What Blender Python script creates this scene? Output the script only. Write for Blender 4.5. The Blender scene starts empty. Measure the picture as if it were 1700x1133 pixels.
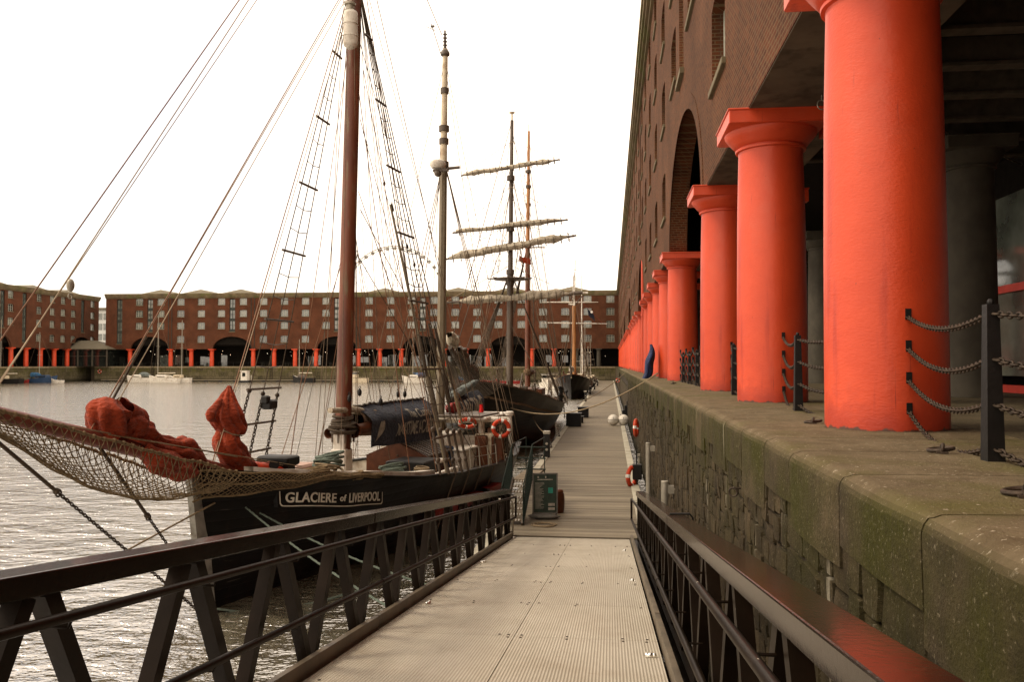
import bpy, bmesh, math, random
from mathutils import Vector, Matrix, noise
R = math.radians
PI = math.pi
rnd = random.Random(7)
SC = bpy.context.scene
COL = SC.collection

# ------------------------------------------------------------------ camera, sky, sun, exposure
EYE = 4.5                       # metres above the water (z = 0)
YAW, PITCH, FPX = R(6.64), math.atan(38.5/1400), 1400.0
cam = bpy.data.cameras.new('camera')
cam.sensor_width = 36; cam.lens = FPX/1700*36; cam.clip_start = .05; cam.clip_end = 4000
camo = bpy.data.objects.new('camera', cam); COL.objects.link(camo)
camo.location = (0, 0, EYE); camo.rotation_euler = (R(90)+PITCH, 0, YAW)
SC.camera = camo
SC.view_settings.view_transform = 'Standard'; SC.view_settings.look = 'None'
SC.view_settings.exposure = 0.62; SC.view_settings.gamma = 1

SUN_EL, SUN_AZ = R(46), R(-98)  # azimuth from +Y towards +X
w = bpy.data.worlds.new('World'); SC.world = w; w.use_nodes = True
nt = w.node_tree; nt.nodes.clear()
def wn(t, **k):
    n = nt.nodes.new(t)
    for a, b in k.items(): setattr(n, a, b)
    return n
sky = wn('ShaderNodeTexSky', sky_type='NISHITA', sun_disc=False, sun_elevation=SUN_EL, sun_rotation=SUN_AZ)
sky.air_density = 1.0; sky.dust_density = 2.0
tc = wn('ShaderNodeTexCoord'); mp = wn('ShaderNodeMapping'); mp.inputs['Scale'].default_value = (1, 1, 2.6)
mp.inputs['Location'].default_value = (4.2, 1.4, .8)
nz = wn('ShaderNodeTexNoise'); nz.inputs['Scale'].default_value = 1.5; nz.inputs['Detail'].default_value = 5
cr = wn('ShaderNodeValToRGB'); cr.color_ramp.elements[0].position = .28; cr.color_ramp.elements[1].position = .40
mx = wn('ShaderNodeMix', data_type='RGBA')
cl = wn('ShaderNodeMix', data_type='RGBA')   # cloud brightness varies a little
nz2 = wn('ShaderNodeTexNoise'); nz2.inputs['Scale'].default_value = 2.3; nz2.inputs['Detail'].default_value = 3
cl.inputs[6].default_value = (17.0, 14.4, 11.9, 1); cl.inputs[7].default_value = (18.5, 15.9, 13.4, 1)
bg = wn('ShaderNodeBackground'); bg.inputs[1].default_value = .074
out = wn('ShaderNodeOutputWorld')
L = nt.links.new
skm = wn('ShaderNodeVectorMath', operation='SCALE'); skm.inputs[3].default_value = 2.0; L(sky.outputs[0], skm.inputs[0])   # thin bright veil
L(tc.outputs['Generated'], mp.inputs[0]); L(mp.outputs[0], nz.inputs[0]); L(mp.outputs[0], nz2.inputs[0])
L(nz2.outputs[0], cl.inputs[0])
nrm = wn('ShaderNodeVectorMath', operation='DISTANCE'); L(tc.outputs['Generated'], nrm.inputs[0])
_a = YAW+math.atan(820/1400); _e = math.atan(400/1630)
nrm.inputs[1].default_value = (-math.sin(_a)*math.cos(_e), math.cos(_a)*math.cos(_e), math.sin(_e))
ad = wn('ShaderNodeMath', operation='MULTIPLY_ADD'); L(nz.outputs[0], ad.inputs[0]); ad.inputs[1].default_value = .5; L(nrm.outputs[1], ad.inputs[2])
cr.color_ramp.elements[0].position = .36; cr.color_ramp.elements[1].position = .54; cr.color_ramp.elements[0].color = (.46, .46, .46, 1)
L(ad.outputs[0], cr.inputs[0])
L(cr.outputs[0], mx.inputs[0]); L(skm.outputs[0], mx.inputs[6]); L(cl.outputs[2], mx.inputs[7])
L(mx.outputs[2], bg.inputs[0]); L(bg.outputs[0], out.inputs[0])

sl = bpy.data.lights.new('sun', 'SUN'); sl.energy = 1.5; sl.angle = R(16); sl.color = (1, .86, .68)
so = bpy.data.objects.new('sun', sl); COL.objects.link(so)
so.rotation_euler = Vector((math.sin(SUN_AZ)*math.cos(SUN_EL), math.cos(SUN_AZ)*math.cos(SUN_EL), math.sin(SUN_EL))).to_track_quat('Z', 'Y').to_euler()

# ------------------------------------------------------------------ helpers
CY, SY, CP, SP = math.cos(YAW), math.sin(YAW), math.cos(PITCH), math.sin(PITCH)
def ray(px, py):
    u = (px-850)/FPX; v = (566.5-py)/FPX
    f = CP - v*SP; up = v*CP + SP
    return u/f, up/f            # per metre of horizontal forward distance
def at(px, py, d):              # a point seen at (px,py), d metres ahead
    u, up = ray(px, py)
    return Vector((u*d*CY - d*SY, u*d*SY + d*CY, EYE + up*d))
def on(px, py, z):              # on the level z
    u, up = ray(px, py); return at(px, py, (z-EYE)/up)
def atX(px, py, X):             # on the vertical plane X
    u, up = ray(px, py); return at(px, py, X/(u*CY-SY))
def proj(p):
    x, y, z = p[0], p[1], p[2]-EYE
    xc = x*CY + y*SY; f = -x*SY + y*CY
    zz = f*CP + z*SP; v = (z*CP - f*SP)/zz
    return 850+FPX*xc/zz, 566.5-FPX*v

def prop(o, label=None, cat=None, group=None, kind=None):
    if label: o['label'] = label
    if cat: o['category'] = cat
    if group: o['group'] = group
    if kind: o['kind'] = kind
    return o
def empty(name, loc=(0, 0, 0), rz=0, **k):
    o = bpy.data.objects.new(name, None); COL.objects.link(o)
    o.location = loc; o.rotation_euler = (0, 0, rz); o.empty_display_size = .2
    return prop(o, **k)
def mo(name, me, parent=None, **k):
    o = bpy.data.objects.new(name, me); COL.objects.link(o)
    if parent: o.parent = parent
    return prop(o, **k)
def copy_tree(o, parent=None):
    c = o.copy(); COL.objects.link(c); c.parent = parent
    for ch in list(o.children): copy_tree(ch, c)
    return c
def perp(d):
    a = Vector((0, 0, 1)) if abs(d.z) < .9 else Vector((1, 0, 0))
    u = d.cross(a).normalized(); return u, d.cross(u).normalized()
def catmull(pts, n=6):
    pts = [Vector(p) for p in pts]
    if len(pts) < 3: return pts
    P = [2*pts[0]-pts[1]]+pts+[2*pts[-1]-pts[-2]]; o = []
    for i in range(1, len(P)-2):
        for k in range(n):
            t = k/n; a, b, c, d = P[i-1], P[i], P[i+1], P[i+2]
            o.append(.5*((2*b)+(c-a)*t+(2*a-5*b+4*c-d)*t*t+(3*b-a-3*c+d)*t**3))
    o.append(pts[-1]); return o
def sagline(a, b, sag, n=12):
    a, b = Vector(a), Vector(b)
    return [a.lerp(b, i/n)-Vector((0, 0, 4*sag*(i/n)*(1-i/n))) for i in range(n+1)]

class MB:
    def __init__(s): s.v = []; s.f = []; s.m = []; s.mi = 0; s.k = []
    def add(s, vs, fs):
        b = len(s.v); s.k.append((b, len(s.f))); s.v.extend([tuple(x) for x in vs])
        s.f.extend([tuple(i+b for i in f) for f in fs]); s.m.extend([s.mi]*len(fs)); return s
    def box(s, c, sz, rz=0, rx=0, ry=0, taper=1):
        M = Matrix.Rotation(rz, 3, 'Z') @ Matrix.Rotation(ry, 3, 'Y') @ Matrix.Rotation(rx, 3, 'X')
        c = Vector(c); vs = []
        for z in (-.5, .5):
            k = taper if z > 0 else 1
            for x, y in ((-.5, -.5), (.5, -.5), (.5, .5), (-.5, .5)):
                vs.append(c + M @ Vector((x*sz[0]*k, y*sz[1]*k, z*sz[2])))
        return s.add(vs, [(3, 2, 1, 0), (4, 5, 6, 7), (0, 1, 5, 4), (1, 2, 6, 5), (2, 3, 7, 6), (3, 0, 4, 7)])
    def bb(s, x0, x1, y0, y1, z0, z1):
        return s.box(((x0+x1)/2, (y0+y1)/2, (z0+z1)/2), (abs(x1-x0), abs(y1-y0), abs(z1-z0)))
    def cbox(s, c, sz, b, rz=0):        # chamfered box
        c = Vector(c); M = Matrix.Rotation(rz, 3, 'Z'); x, y, z = [q/2 for q in sz]; vs = []
        for zz, k in ((-z, b), (-z+b, 0), (z-b, 0), (z, b)):
            X, Y = x-k, y-k
            for p in ((-X+b, -Y), (X-b, -Y), (X, -Y+b), (X, Y-b), (X-b, Y), (-X+b, Y), (-X, Y-b), (-X, -Y+b)):
                vs.append(c+M@Vector((p[0], p[1], zz)))
        fs = [tuple(range(7, -1, -1)), tuple(range(24, 32))]
        for r in range(3):
            for i in range(8):
                j = (i+1) % 8; fs.append((r*8+i, r*8+j, r*8+8+j, r*8+8+i))
        return s.add(vs, fs)
    def beam(s, a, b, w, h, up=(0, 0, 1)):
        a, b = Vector(a), Vector(b); d = (b-a).normalized(); up = Vector(up)
        x = d.cross(up).normalized(); z = x.cross(d).normalized(); vs = []
        for p in (a, b):
            for i, j in ((-1, -1), (1, -1), (1, 1), (-1, 1)): vs.append(p+x*i*w/2+z*j*h/2)
        return s.add(vs, [(0, 1, 2, 3), (7, 6, 5, 4), (0, 4, 5, 1), (1, 5, 6, 2), (2, 6, 7, 3), (3, 7, 4, 0)])
    def tube(s, pts, r, n=6, cap=True):
        pts = [Vector(p) for p in pts]; m = len(pts)
        rr = list(r) if isinstance(r, (list, tuple)) else [r]*m
        vs = []; u = None
        for i, p in enumerate(pts):
            d = (pts[min(i+1, m-1)]-pts[max(i-1, 0)])
            d = d.normalized() if d.length > 1e-9 else Vector((0, 0, 1))
            if u is None: u, v = perp(d)
            else:
                u = u-d*u.dot(d)
                u = u.normalized() if u.length > 1e-6 else perp(d)[0]
                v = d.cross(u)
            for k in range(n):
                a = 2*PI*k/n; vs.append(p+(u*math.cos(a)+v*math.sin(a))*rr[i])
        fs = [(i*n+k, i*n+(k+1) % n, (i+1)*n+(k+1) % n, (i+1)*n+k) for i in range(m-1) for k in range(n)]
        if cap: fs += [tuple(range(n-1, -1, -1)), tuple(range((m-1)*n, m*n))]
        return s.add(vs, fs)
    def lathe(s, prof, c=(0, 0, 0), n=24, M=None):
        c = Vector(c); vs = []; m = len(prof)
        for r, z in prof:
            for k in range(n):
                a = 2*PI*k/n; q = Vector((r*math.cos(a), r*math.sin(a), z))
                vs.append(c+(M@q if M else q))
        fs = [(i*n+k, i*n+(k+1) % n, (i+1)*n+(k+1) % n, (i+1)*n+k) for i in range(m-1) for k in range(n)]
        fs += [tuple(range(n-1, -1, -1)), tuple(range((m-1)*n, m*n))]
        return s.add(vs, fs)
    def ball(s, c, r, n=16, m=10, sq=(1, 1, 1)):
        c = Vector(c); vs = [c+Vector((0, 0, -r*sq[2]))]
        for j in range(1, m):
            t = PI*j/m-PI/2
            for k in range(n):
                a = 2*PI*k/n; vs.append(c+Vector((r*sq[0]*math.cos(t)*math.cos(a), r*sq[1]*math.cos(t)*math.sin(a), r*sq[2]*math.sin(t))))
        vs.append(c+Vector((0, 0, r*sq[2]))); e = len(vs)-1; fs = []
        for k in range(n):
            fs.append((0, 1+(k+1) % n, 1+k)); fs.append((e, e-n+k, e-n+(k+1) % n))
        for j in range(m-2):
            for k in range(n):
                a = 1+j*n+k; b = 1+j*n+(k+1) % n; fs.append((a, b, b+n, a+n))
        return s.add(vs, fs)
    def torus(s, c, R_, r, ax=(0, 0, 1), n=24, m=8, M=None, seg=None):
        c = Vector(c); d = Vector(ax).normalized(); u, v = perp(d); vs = []
        for i in range(n):
            a = 2*PI*i/n; q = u*math.cos(a)+v*math.sin(a)
            for k in range(m):
                b = 2*PI*k/m; vs.append(c+q*(R_+r*math.cos(b))+d*r*math.sin(b))
        fs = []
        for i in range(n):
            if seg: s.mi = seg(i)
            b = len(s.v)
        base = len(s.v); s.k.append((base, len(s.f))); s.v.extend([tuple(x) for x in vs])
        for i in range(n):
            mi = seg(i) if seg else s.mi
            for k in range(m):
                a = i*m+k; b = i*m+(k+1) % m; c2 = ((i+1) % n)*m+(k+1) % m; d2 = ((i+1) % n)*m+k
                s.f.append((a+base, d2+base, c2+base, b+base)); s.m.append(mi)
        return s
    def grid(s, P):                     # P[i][j] -> quads
        b = len(P); n = len(P[0]); vs = [q for row in P for q in row]
        return s.add(vs, [(i*n+j, (i+1)*n+j, (i+1)*n+j+1, i*n+j+1) for i in range(b-1) for j in range(n-1)])
    def chain(s, pts, link, r):         # a run of links along a polyline
        pts = [Vector(p) for p in pts]; d = [0]
        for i in range(1, len(pts)): d.append(d[-1]+(pts[i]-pts[i-1]).length)
        t, k = 0, 0; j = 0
        while t+link < d[-1]:
            while j < len(d)-2 and d[j+1] < t: j += 1
            T = (pts[j+1]-pts[j]).normalized(); p = pts[j]+T*(t-d[j]+link*.62); u, v = perp(T)
            if k % 2: u, v = v, u
            n, m = 8, 4; vs = []
            for i in range(n):
                a = 2*PI*i/n; q = T*math.cos(a)*link*.62+u*math.sin(a)*link*.36
                qn = (T*math.cos(a)*.6+u*math.sin(a)).normalized()
                for b in range(m):
                    e = 2*PI*b/m; vs.append(p+q+qn*r*math.cos(e)+v*r*math.sin(e))
            s.add(vs, [(i*m+b, ((i+1) % n)*m+b, ((i+1) % n)*m+(b+1) % m, i*m+(b+1) % m) for i in range(n) for b in range(m)])
            t += link*.92; k += 1
        return s
    def mesh(s, name, mats, smooth=False):
        me = bpy.data.meshes.new(name); me.from_pydata(s.v, [], s.f)
        for m in (mats if isinstance(mats, (list, tuple)) else [mats]): me.materials.append(m)
        me.polygons.foreach_set('material_index', s.m)
        if smooth:
            me.polygons.foreach_set('use_smooth', [True]*len(s.f))
            if smooth != 2:
                try: me.set_sharp_from_angle(angle=R(40))
                except Exception: pass
        me.update(); return me
    def parts(s, name, mats, parent, per=1, smooth=False, **k):   # every `per` added shapes become one object
        ks = s.k[::per]; E = (len(s.v), len(s.f)); os_ = []
        for (v0, f0), (v1, f1) in zip(ks, ks[1:]+[E]):
            q = MB(); q.v = s.v[v0:v1]; q.f = [tuple(i-v0 for i in f) for f in s.f[f0:f1]]; q.m = s.m[f0:f1]; os_.append(q.obj(name, mats, parent, smooth, **k))
        return os_
    def obj(s, name, mats, parent=None, smooth=False, **k):
        return mo(name, s.mesh(name, mats, smooth), parent, **k)

# ------------------------------------------------------------------ materials
class NT:
    def __init__(s, name):
        s.mat = bpy.data.materials.new(name); s.mat.use_nodes = True; s.t = s.mat.node_tree
        s.b = s.t.nodes['Principled BSDF']; s.tc = s.t.nodes.new('ShaderNodeTexCoord')
    def n(s, t, ins=None, **k):
        o = s.t.nodes.new(t)
        for a, b in k.items(): setattr(o, a, b)
        for a, b in (ins or {}).items(): s.set(o, a, b)
        return o
    def set(s, o, a, b):
        if hasattr(b, 'is_output') or isinstance(b, bpy.types.NodeSocket): s.t.links.new(b, o.inputs[a])
        else: o.inputs[a].default_value = b
    def noise(s, scale, detail=4, vec=None, rough=.55):
        return s.n('ShaderNodeTexNoise', {'Vector': vec or s.tc.outputs['Object'], 'Scale': scale, 'Detail': detail, 'Roughness': rough}).outputs[0]
    def ramp(s, f, a, b, ca=(0, 0, 0, 1), cb=(1, 1, 1, 1)):
        r = s.n('ShaderNodeValToRGB', {0: f}); e = r.color_ramp.elements
        e[0].position = a; e[1].position = b; e[0].color = ca; e[1].color = cb; return r.outputs[0]
    def mix(s, f, a, b, blend='MIX'):
        o = s.n('ShaderNodeMix', data_type='RGBA', blend_type=blend); s.set(o, 0, f); s.set(o, 6, a); s.set(o, 7, b); return o.outputs[2]
    def math(s, op, a, b=0.0):
        o = s.n('ShaderNodeMath', operation=op); s.set(o, 0, a); s.set(o, 1, b); return o.outputs[0]
    def mapv(s, scale, vec=None, loc=(0, 0, 0)):
        return s.n('ShaderNodeMapping', {'Vector': vec or s.tc.outputs['Object'], 'Scale': scale, 'Location': loc}).outputs[0]
    def bump(s, h, strength=.3, dist=.02):
        o = s.n('ShaderNodeBump', {'Height': h, 'Strength': strength, 'Distance': dist}); s.t.links.new(o.outputs[0], s.b.inputs['Normal'])
    def col(s, c): s.set(s.b, 'Base Color', c)
def c4(c): return (c[0], c[1], c[2], 1)
def k4(c, k): return (min(1, c[0]*k), min(1, c[1]*k), min(1, c[2]*k), 1)
def mat(name, c, rough=.6, metal=0, var=.25, scale=6, bump=.15, bd=.01, spec=None, island=0, dirt=None, dscale=2.5):
    m = NT(name); b = m.b
    f = m.noise(scale, 5); col = m.mix(m.ramp(f, .3, .7), k4(c, 1-var), k4(c, 1+var))
    if dirt: col = m.mix(m.ramp(m.noise(dscale, 6), .5, .68), col, c4(dirt))
    if island:
        g = m.n('ShaderNodeNewGeometry').outputs['Random Per Island']
        col = m.mix(1.0, col, m.ramp(g, 0, 1, (1-island,)*3+(1,), (1+0*island,)*3+(1,)), 'MULTIPLY')
    m.col(col); b.inputs['Roughness'].default_value = rough; b.inputs['Metallic'].default_value = metal
    b.inputs['Specular IOR Level'].default_value = .22 if spec is None and metal < .5 else (spec or .5)
    if bump: m.bump(m.noise(scale*5, 4), bump, bd)
    return m.mat
M = {}
def brick(name, c1, c2, mortar):
    m = NT(name); s = m.n('ShaderNodeSeparateXYZ', {0: m.tc.outputs['Object']})
    v = m.n('ShaderNodeCombineXYZ', {0: m.math('ADD', s.outputs[0], s.outputs[1]), 1: s.outputs[2]}).outputs[0]
    br = m.n('ShaderNodeTexBrick', {'Vector': v, 'Color1': c4(c1), 'Color2': c4(c2), 'Mortar': c4(mortar), 'Scale': 1.0,
        'Mortar Size': .011, 'Mortar Smooth': .3, 'Bias': -.1, 'Brick Width': .235, 'Row Height': .078})
    big = m.ramp(m.noise(.35, 6), .32, .72, (.62, .6, .58, 1), (1.15, 1.1, 1.05, 1))
    col = m.mix(1.0, br.outputs[0], big, 'MULTIPLY')
    col = m.mix(m.ramp(m.noise(7, 4), .4, .8), col, m.mix(.25, col, (.075, .05, .03, 1)))
    st = m.noise(1.0, 5, m.mapv((3, 3, .12)))
    col = m.mix(m.ramp(st, .58, .8), col, m.mix(.55, col, (.06, .045, .035, 1)))
    m.col(col); m.b.inputs['Roughness'].default_value = .9; m.b.inputs['Specular IOR Level'].default_value = .1
    m.bump(m.math('ADD', m.math('MULTIPLY', br.outputs[1], -1.0), m.math('MULTIPLY', m.noise(30), .4)), .6, .012)
    return m.mat
M['brick'] = brick('red_brick', (.115, .037, .015), (.060, .019, .009), (.14, .092, .05))
M['brickfar'] = brick('red_brick_far', (.128, .038, .018), (.088, .025, .012), (.09, .056, .033))
def column_paint():
    m = NT('red_column_paint')
    c = m.mix(m.ramp(m.noise(1.1, 5), .3, .7), (.52, .048, .013, 1), (.64, .070, .018, 1))
    c = m.mix(m.ramp(m.noise(1, 5, m.mapv((5, 5, .35))), .6, .8), c, (.34, .022, .009, 1))
    c = m.mix(m.ramp(m.noise(1, 6, m.mapv((1.1, 1.1, .8), loc=(7, 3, 1)), .7), .52, .7), c, (.56, .075, .03, 1))
    c = m.mix(m.ramp(m.noise(1, 6, m.mapv((14, 14, .5), loc=(1, 3, 5)), .7), .66, .74), c, (.24, .024, .012, 1))
    c = m.mix(m.ramp(m.noise(26, 2), .74, .78), c, (.25, .04, .02, 1))
    z = m.n('ShaderNodeSeparateXYZ', {0: m.tc.outputs['Object']}).outputs[2]
    c = m.mix(m.ramp(m.math('SUBTRACT', m.math('MULTIPLY', m.noise(5, 5), .9), z), .1, .45), c, (.42, .040, .015, 1))
    low = m.math('SUBTRACT', m.math('MULTIPLY', m.noise(9, 5), .13), z)
    c = m.mix(m.ramp(low, .035, .05), c, (.09, .045, .03, 1))
    m.col(c); m.b.inputs['Roughness'].default_value = .42; m.b.inputs['Specular IOR Level'].default_value = .45
    h = m.math('ADD', m.math('MULTIPLY', m.noise(3.2, 5, m.mapv((1, 1, 1.6))), 1.6), m.math('MULTIPLY', m.noise(24, 4, m.mapv((1, 1, 2.2))), .8))
    m.bump(h, .20, .02); return m.mat
M['red'] = column_paint()
def stone(name, base, var, moss, z0, z1, drips=True, island=.45):
    m = NT(name)
    g = m.n('ShaderNodeNewGeometry').outputs['Random Per Island']
    c = m.mix(m.ramp(m.noise(3.0, 7, rough=.65), .3, .72), k4(base, 1-var), k4(base, 1+var))
    c = m.mix(1.0, c, m.ramp(g, 0, 1, (1-island,)*3+(1,), (1+island*.5,)*3+(1,)), 'MULTIPLY')
    z = m.n('ShaderNodeSeparateXYZ', {0: m.n('ShaderNodeNewGeometry').outputs['Position']}).outputs[2]
    mm = m.math('MULTIPLY', m.ramp(m.math('DIVIDE', z, 5.0), z0/5, z1/5), m.ramp(m.noise(1.1, 6), .36, .62))
    c = m.mix(mm, c, m.mix(m.noise(14, 4), k4(moss, .55), k4(moss, 1.35)))
    sp = m.noise(42, 3, rough=.7); c = m.mix(m.ramp(sp, .6, .72), c, m.mix(.55, c, (.30, .26, .18, 1)))
    c = m.mix(m.ramp(sp, .3, .4, (1, 1, 1, 1), (0, 0, 0, 1)), c, m.mix(.6, c, (.02, .016, .01, 1)))
    if drips:
        d = m.noise(1, 5, m.mapv((6, 6, .55))); c = m.mix(m.ramp(d, .66, .74), c, m.mix(.6, c, (.42, .38, .29, 1)))
        d2 = m.noise(1, 5, m.mapv((4, 4, .3), loc=(3, 9, 0))); c = m.mix(m.ramp(d2, .55, .8), c, (.035, .027, .017, 1))
        wet = m.ramp(m.math('DIVIDE', z, 5.0), .02, .2, (1, 1, 1, 1), (0, 0, 0, 1)); c = m.mix(m.math('MULTIPLY', wet, .85), c, (.013, .013, .006, 1))
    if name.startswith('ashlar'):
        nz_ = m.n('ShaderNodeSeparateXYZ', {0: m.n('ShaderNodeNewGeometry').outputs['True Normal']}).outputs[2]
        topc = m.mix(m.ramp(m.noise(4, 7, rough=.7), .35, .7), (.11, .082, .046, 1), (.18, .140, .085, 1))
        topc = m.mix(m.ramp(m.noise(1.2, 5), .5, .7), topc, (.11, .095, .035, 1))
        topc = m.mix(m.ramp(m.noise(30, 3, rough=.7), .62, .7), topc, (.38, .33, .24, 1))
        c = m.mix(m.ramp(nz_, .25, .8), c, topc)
    m.col(c); m.b.inputs['Roughness'].default_value = .9; m.b.inputs['Specular IOR Level'].default_value = .12
    m.bump(m.math('ADD', m.noise(11, 8, rough=.75), m.math('MULTIPLY', m.noise(60, 4), .5)), .9, .03)
    return m.mat
M['rubble'] = stone('rubble_stone', (.056, .041, .023), .6, (.036, .034, .008), 2.0, 3.6)
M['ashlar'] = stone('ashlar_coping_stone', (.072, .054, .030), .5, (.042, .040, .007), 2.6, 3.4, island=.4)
M['coptop'] = stone('coping_top_stone', (.26, .205, .13), .35, (.10, .09, .03), 3.0, 6.0, drips=False, island=.25)
M['paving'] = stone('quay_paving_stone', (.105, .082, .05), .35, (.06, .05, .025), 3.0, 9.0, drips=False, island=.2)
M['quayfar'] = stone('far_quay_stone', (.115, .095, .055), .4, (.08, .075, .02), 1.0, 3.2)
M['mortar'] = mat('dark_mortar', (.030, .022, .013), .95, bump=.4)
M['conc'] = mat('pale_concrete', (.40, .37, .29), .8, var=.2, scale=3, dirt=(.22, .20, .15), dscale=1.5)
def planks():
    m = NT('weathered_deck_planks')
    g = m.n('ShaderNodeNewGeometry').outputs['Random Per Island']
    c = m.ramp(g, 0, 1, (.13, .102, .066, 1), (.27, .225, .155, 1))
    c = m.mix(m.ramp(m.noise(1, 6, m.mapv((.9, 26, 1))), .3, .7), m.mix(.55, c, (.12, .095, .06, 1)), c)
    c = m.mix(m.ramp(m.noise(.6, 5), .45, .75), c, m.mix(.4, c, (.10, .085, .055, 1)))
    m.col(c); m.b.inputs['Roughness'].default_value = .75
    m.bump(m.noise(1, 5, m.mapv((3, 60, 1))), .4, .01); return m.mat
M['plank'] = planks()
def gangdeck():
    m = NT('ribbed_grp_decking')
    s = m.n('ShaderNodeSeparateXYZ', {0: m.tc.outputs['Object']})
    wv = m.math('SINE', m.math('MULTIPLY', s.outputs[0], 2*PI/.026))
    rib = m.math('MULTIPLY', m.math('ADD', wv, 1.0), .5)
    g = m.n('ShaderNodeNewGeometry').outputs['Random Per Island']
    c = m.ramp(g, 0, 1, (.37, .33, .26, 1), (.46, .415, .33, 1))
    c = m.mix(m.ramp(rib, .12, .45, (1, 1, 1, 1), (0, 0, 0, 1)), c, m.mix(.3, c, (.17, .135, .09, 1)))
    c = m.mix(m.ramp(m.noise(1, 6, m.mapv((1.3, .5, 1)), .7), .42, .62), c, m.mix(.35, c, (.22, .18, .12, 1)))
    ex = m.math('ABSOLUTE', m.math('ADD', s.outputs[0], .9)); c = m.mix(m.ramp(m.math('ADD', ex, m.math('MULTIPLY', m.noise(6, 5), .3)), 1.22, 1.5), c, m.mix(.6, c, (.10, .08, .05, 1)))
    c = m.mix(m.ramp(m.noise(1.6, 7, rough=.65), .5, .72), c, m.mix(.35, c, (.22, .165, .10, 1)))
    c = m.mix(m.ramp(m.noise(1, 5, m.mapv((3.2, 7.5, 1))), .68, .76), c, (.23, .16, .09, 1))
    c = m.mix(m.ramp(m.noise(34, 2), .77, .8), c, (.10, .08, .055, 1))
    m.col(c); m.b.inputs['Roughness'].default_value = .6
    m.bump(rib, .6, .006); return m.mat
M['gdeck'] = gangdeck()
def brown_steel(name, red=False):
    m = NT(name)
    c = m.mix(m.ramp(m.noise(2.5, 6), .35, .7), (.007, .004, .002, 1), (.016, .010, .006, 1))
    if red:
        s = m.n('ShaderNodeSeparateXYZ', {0: m.tc.outputs['Object']})
        y = m.math('ADD', s.outputs[1], m.math('MULTIPLY', m.noise(1, 4, m.mapv((26, 3, 3))), .35))
        b1 = m.math('MULTIPLY', m.ramp(m.math('DIVIDE', y, 20.), 4.1/20, 4.3/20, (1, 1, 1, 1), (0, 0, 0, 1)), 1.0)
        blk = m.math('MULTIPLY', m.ramp(m.math('DIVIDE', y, 20.), 2.75/20, 2.85/20), m.ramp(m.math('DIVIDE', y, 20.), 3.2/20, 3.4/20, (1, 1, 1, 1), (0, 0, 0, 1)))
        f = m.math('MULTIPLY', b1, m.math('SUBTRACT', 1.0, blk))
        nz_ = m.n('ShaderNodeNewGeometry').outputs['True Normal']
        up = m.ramp(m.n('ShaderNodeSeparateXYZ', {0: nz_}).outputs[2], .7, .8)
        c = m.mix(m.math('MULTIPLY', f, up), c, (.085, .006, .006, 1))
    c = m.mix(m.ramp(m.noise(1, 3, m.mapv((22, 9, 22))), .75, .77), c, (.4, .37, .3, 1))
    m.col(c); m.b.inputs['Roughness'].default_value = .4
    m.b.inputs['Specular IOR Level'].default_value = .07
    m.bump(m.noise(30, 3), .08, .01); return m.mat
M['steel'] = brown_steel('brown_painted_steel'); M['railgloss'] = brown_steel('glossy_brown_rail'); _b = M['railgloss'].node_tree.nodes['Principled BSDF']; _b.inputs['Roughness'].default_value = .16; _b.inputs['Specular IOR Level'].default_value = .5
M['toe'] = mat('grey_toe_board', (.12, .095, .065), .45, var=.3, scale=3)
def water():
    m = NT('dock_water'); b = m.b
    b.inputs['Base Color'].default_value = (.15, .132, .09, 1); b.inputs['Roughness'].default_value = .08
    b.inputs['IOR'].default_value = 5.0
    P = m.n('ShaderNodeNewGeometry').outputs['Position']
    v1 = m.mapv((.8, 1.35, 1), P)
    n1 = m.noise(.45, 3, v1); n2 = m.noise(1.5, 4, v1, .6); n3 = m.noise(5, 2, v1)
    h = m.math('ADD', m.math('ADD', m.math('MULTIPLY', n1, 1.1), m.math('MULTIPLY', n2, .9)), m.math('MULTIPLY', n3, .13))
    m.bump(h, 1.0, .30); return m.mat
M['water'] = water()
def hullmat(name, c, rust):
    m = NT(name); z = m.n('ShaderNodeSeparateXYZ', {0: m.tc.outputs['Object']}).outputs[2]
    k = m.mix(m.ramp(m.noise(1, 6, m.mapv((2.5, 2.5, .35))), .55, .75), c4(c), c4(rust))
    k = m.mix(m.ramp(m.noise(1, 4, m.mapv((1.5, 1.5, 16), loc=(3, 1, 0))), .68, .74), k, (.05, .045, .036, 1))
    m.col(k); m.b.inputs['Roughness'].default_value = .42; m.b.inputs['Specular IOR Level'].default_value = .16
    pl = m.math('POWER', m.math('ABSOLUTE', m.math('SINE', m.math('MULTIPLY', m.math('ADD', z, m.math('MULTIPLY', m.noise(.4, 2), .12)), PI/.19))), .25)
    m.bump(m.math('ADD', pl, m.math('MULTIPLY', m.noise(5, 5), .8)), .5, .02); return m.mat
M['hull'] = hullmat('black_planked_hull', (.006, .005, .0045), (.018, .011, .007)); M['hull2'] = hullmat('tarred_planked_hull', (.006, .0045, .0035), (.016, .009, .006))
M['hull_old'] = mat('black_paint', (.006, .005, .0045), .5, spec=.15, var=.5, scale=1.5, bump=.25, bd=.02, dirt=(.014, .010, .008), dscale=1.2)
M['stem'] = mat('worn_grey_stem', (.23, .22, .19), .7, var=.4, scale=4, dirt=(.08, .06, .04))
M['white'] = mat('off_white_paint', (.66, .62, .54), .5, var=.12, scale=4, dirt=(.42, .35, .27), dscale=3)
M['cream'] = mat('cream_paint', (.58, .50, .36), .5, var=.15, scale=4, dirt=(.35, .25, .16))
M['pink'] = mat('dusty_pink_paint', (.42, .28, .22), .6, var=.2, scale=3)
M['deckw'] = mat('teak_deck', (.20, .155, .10), .7, var=.3, scale=5, island=.3)
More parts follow.
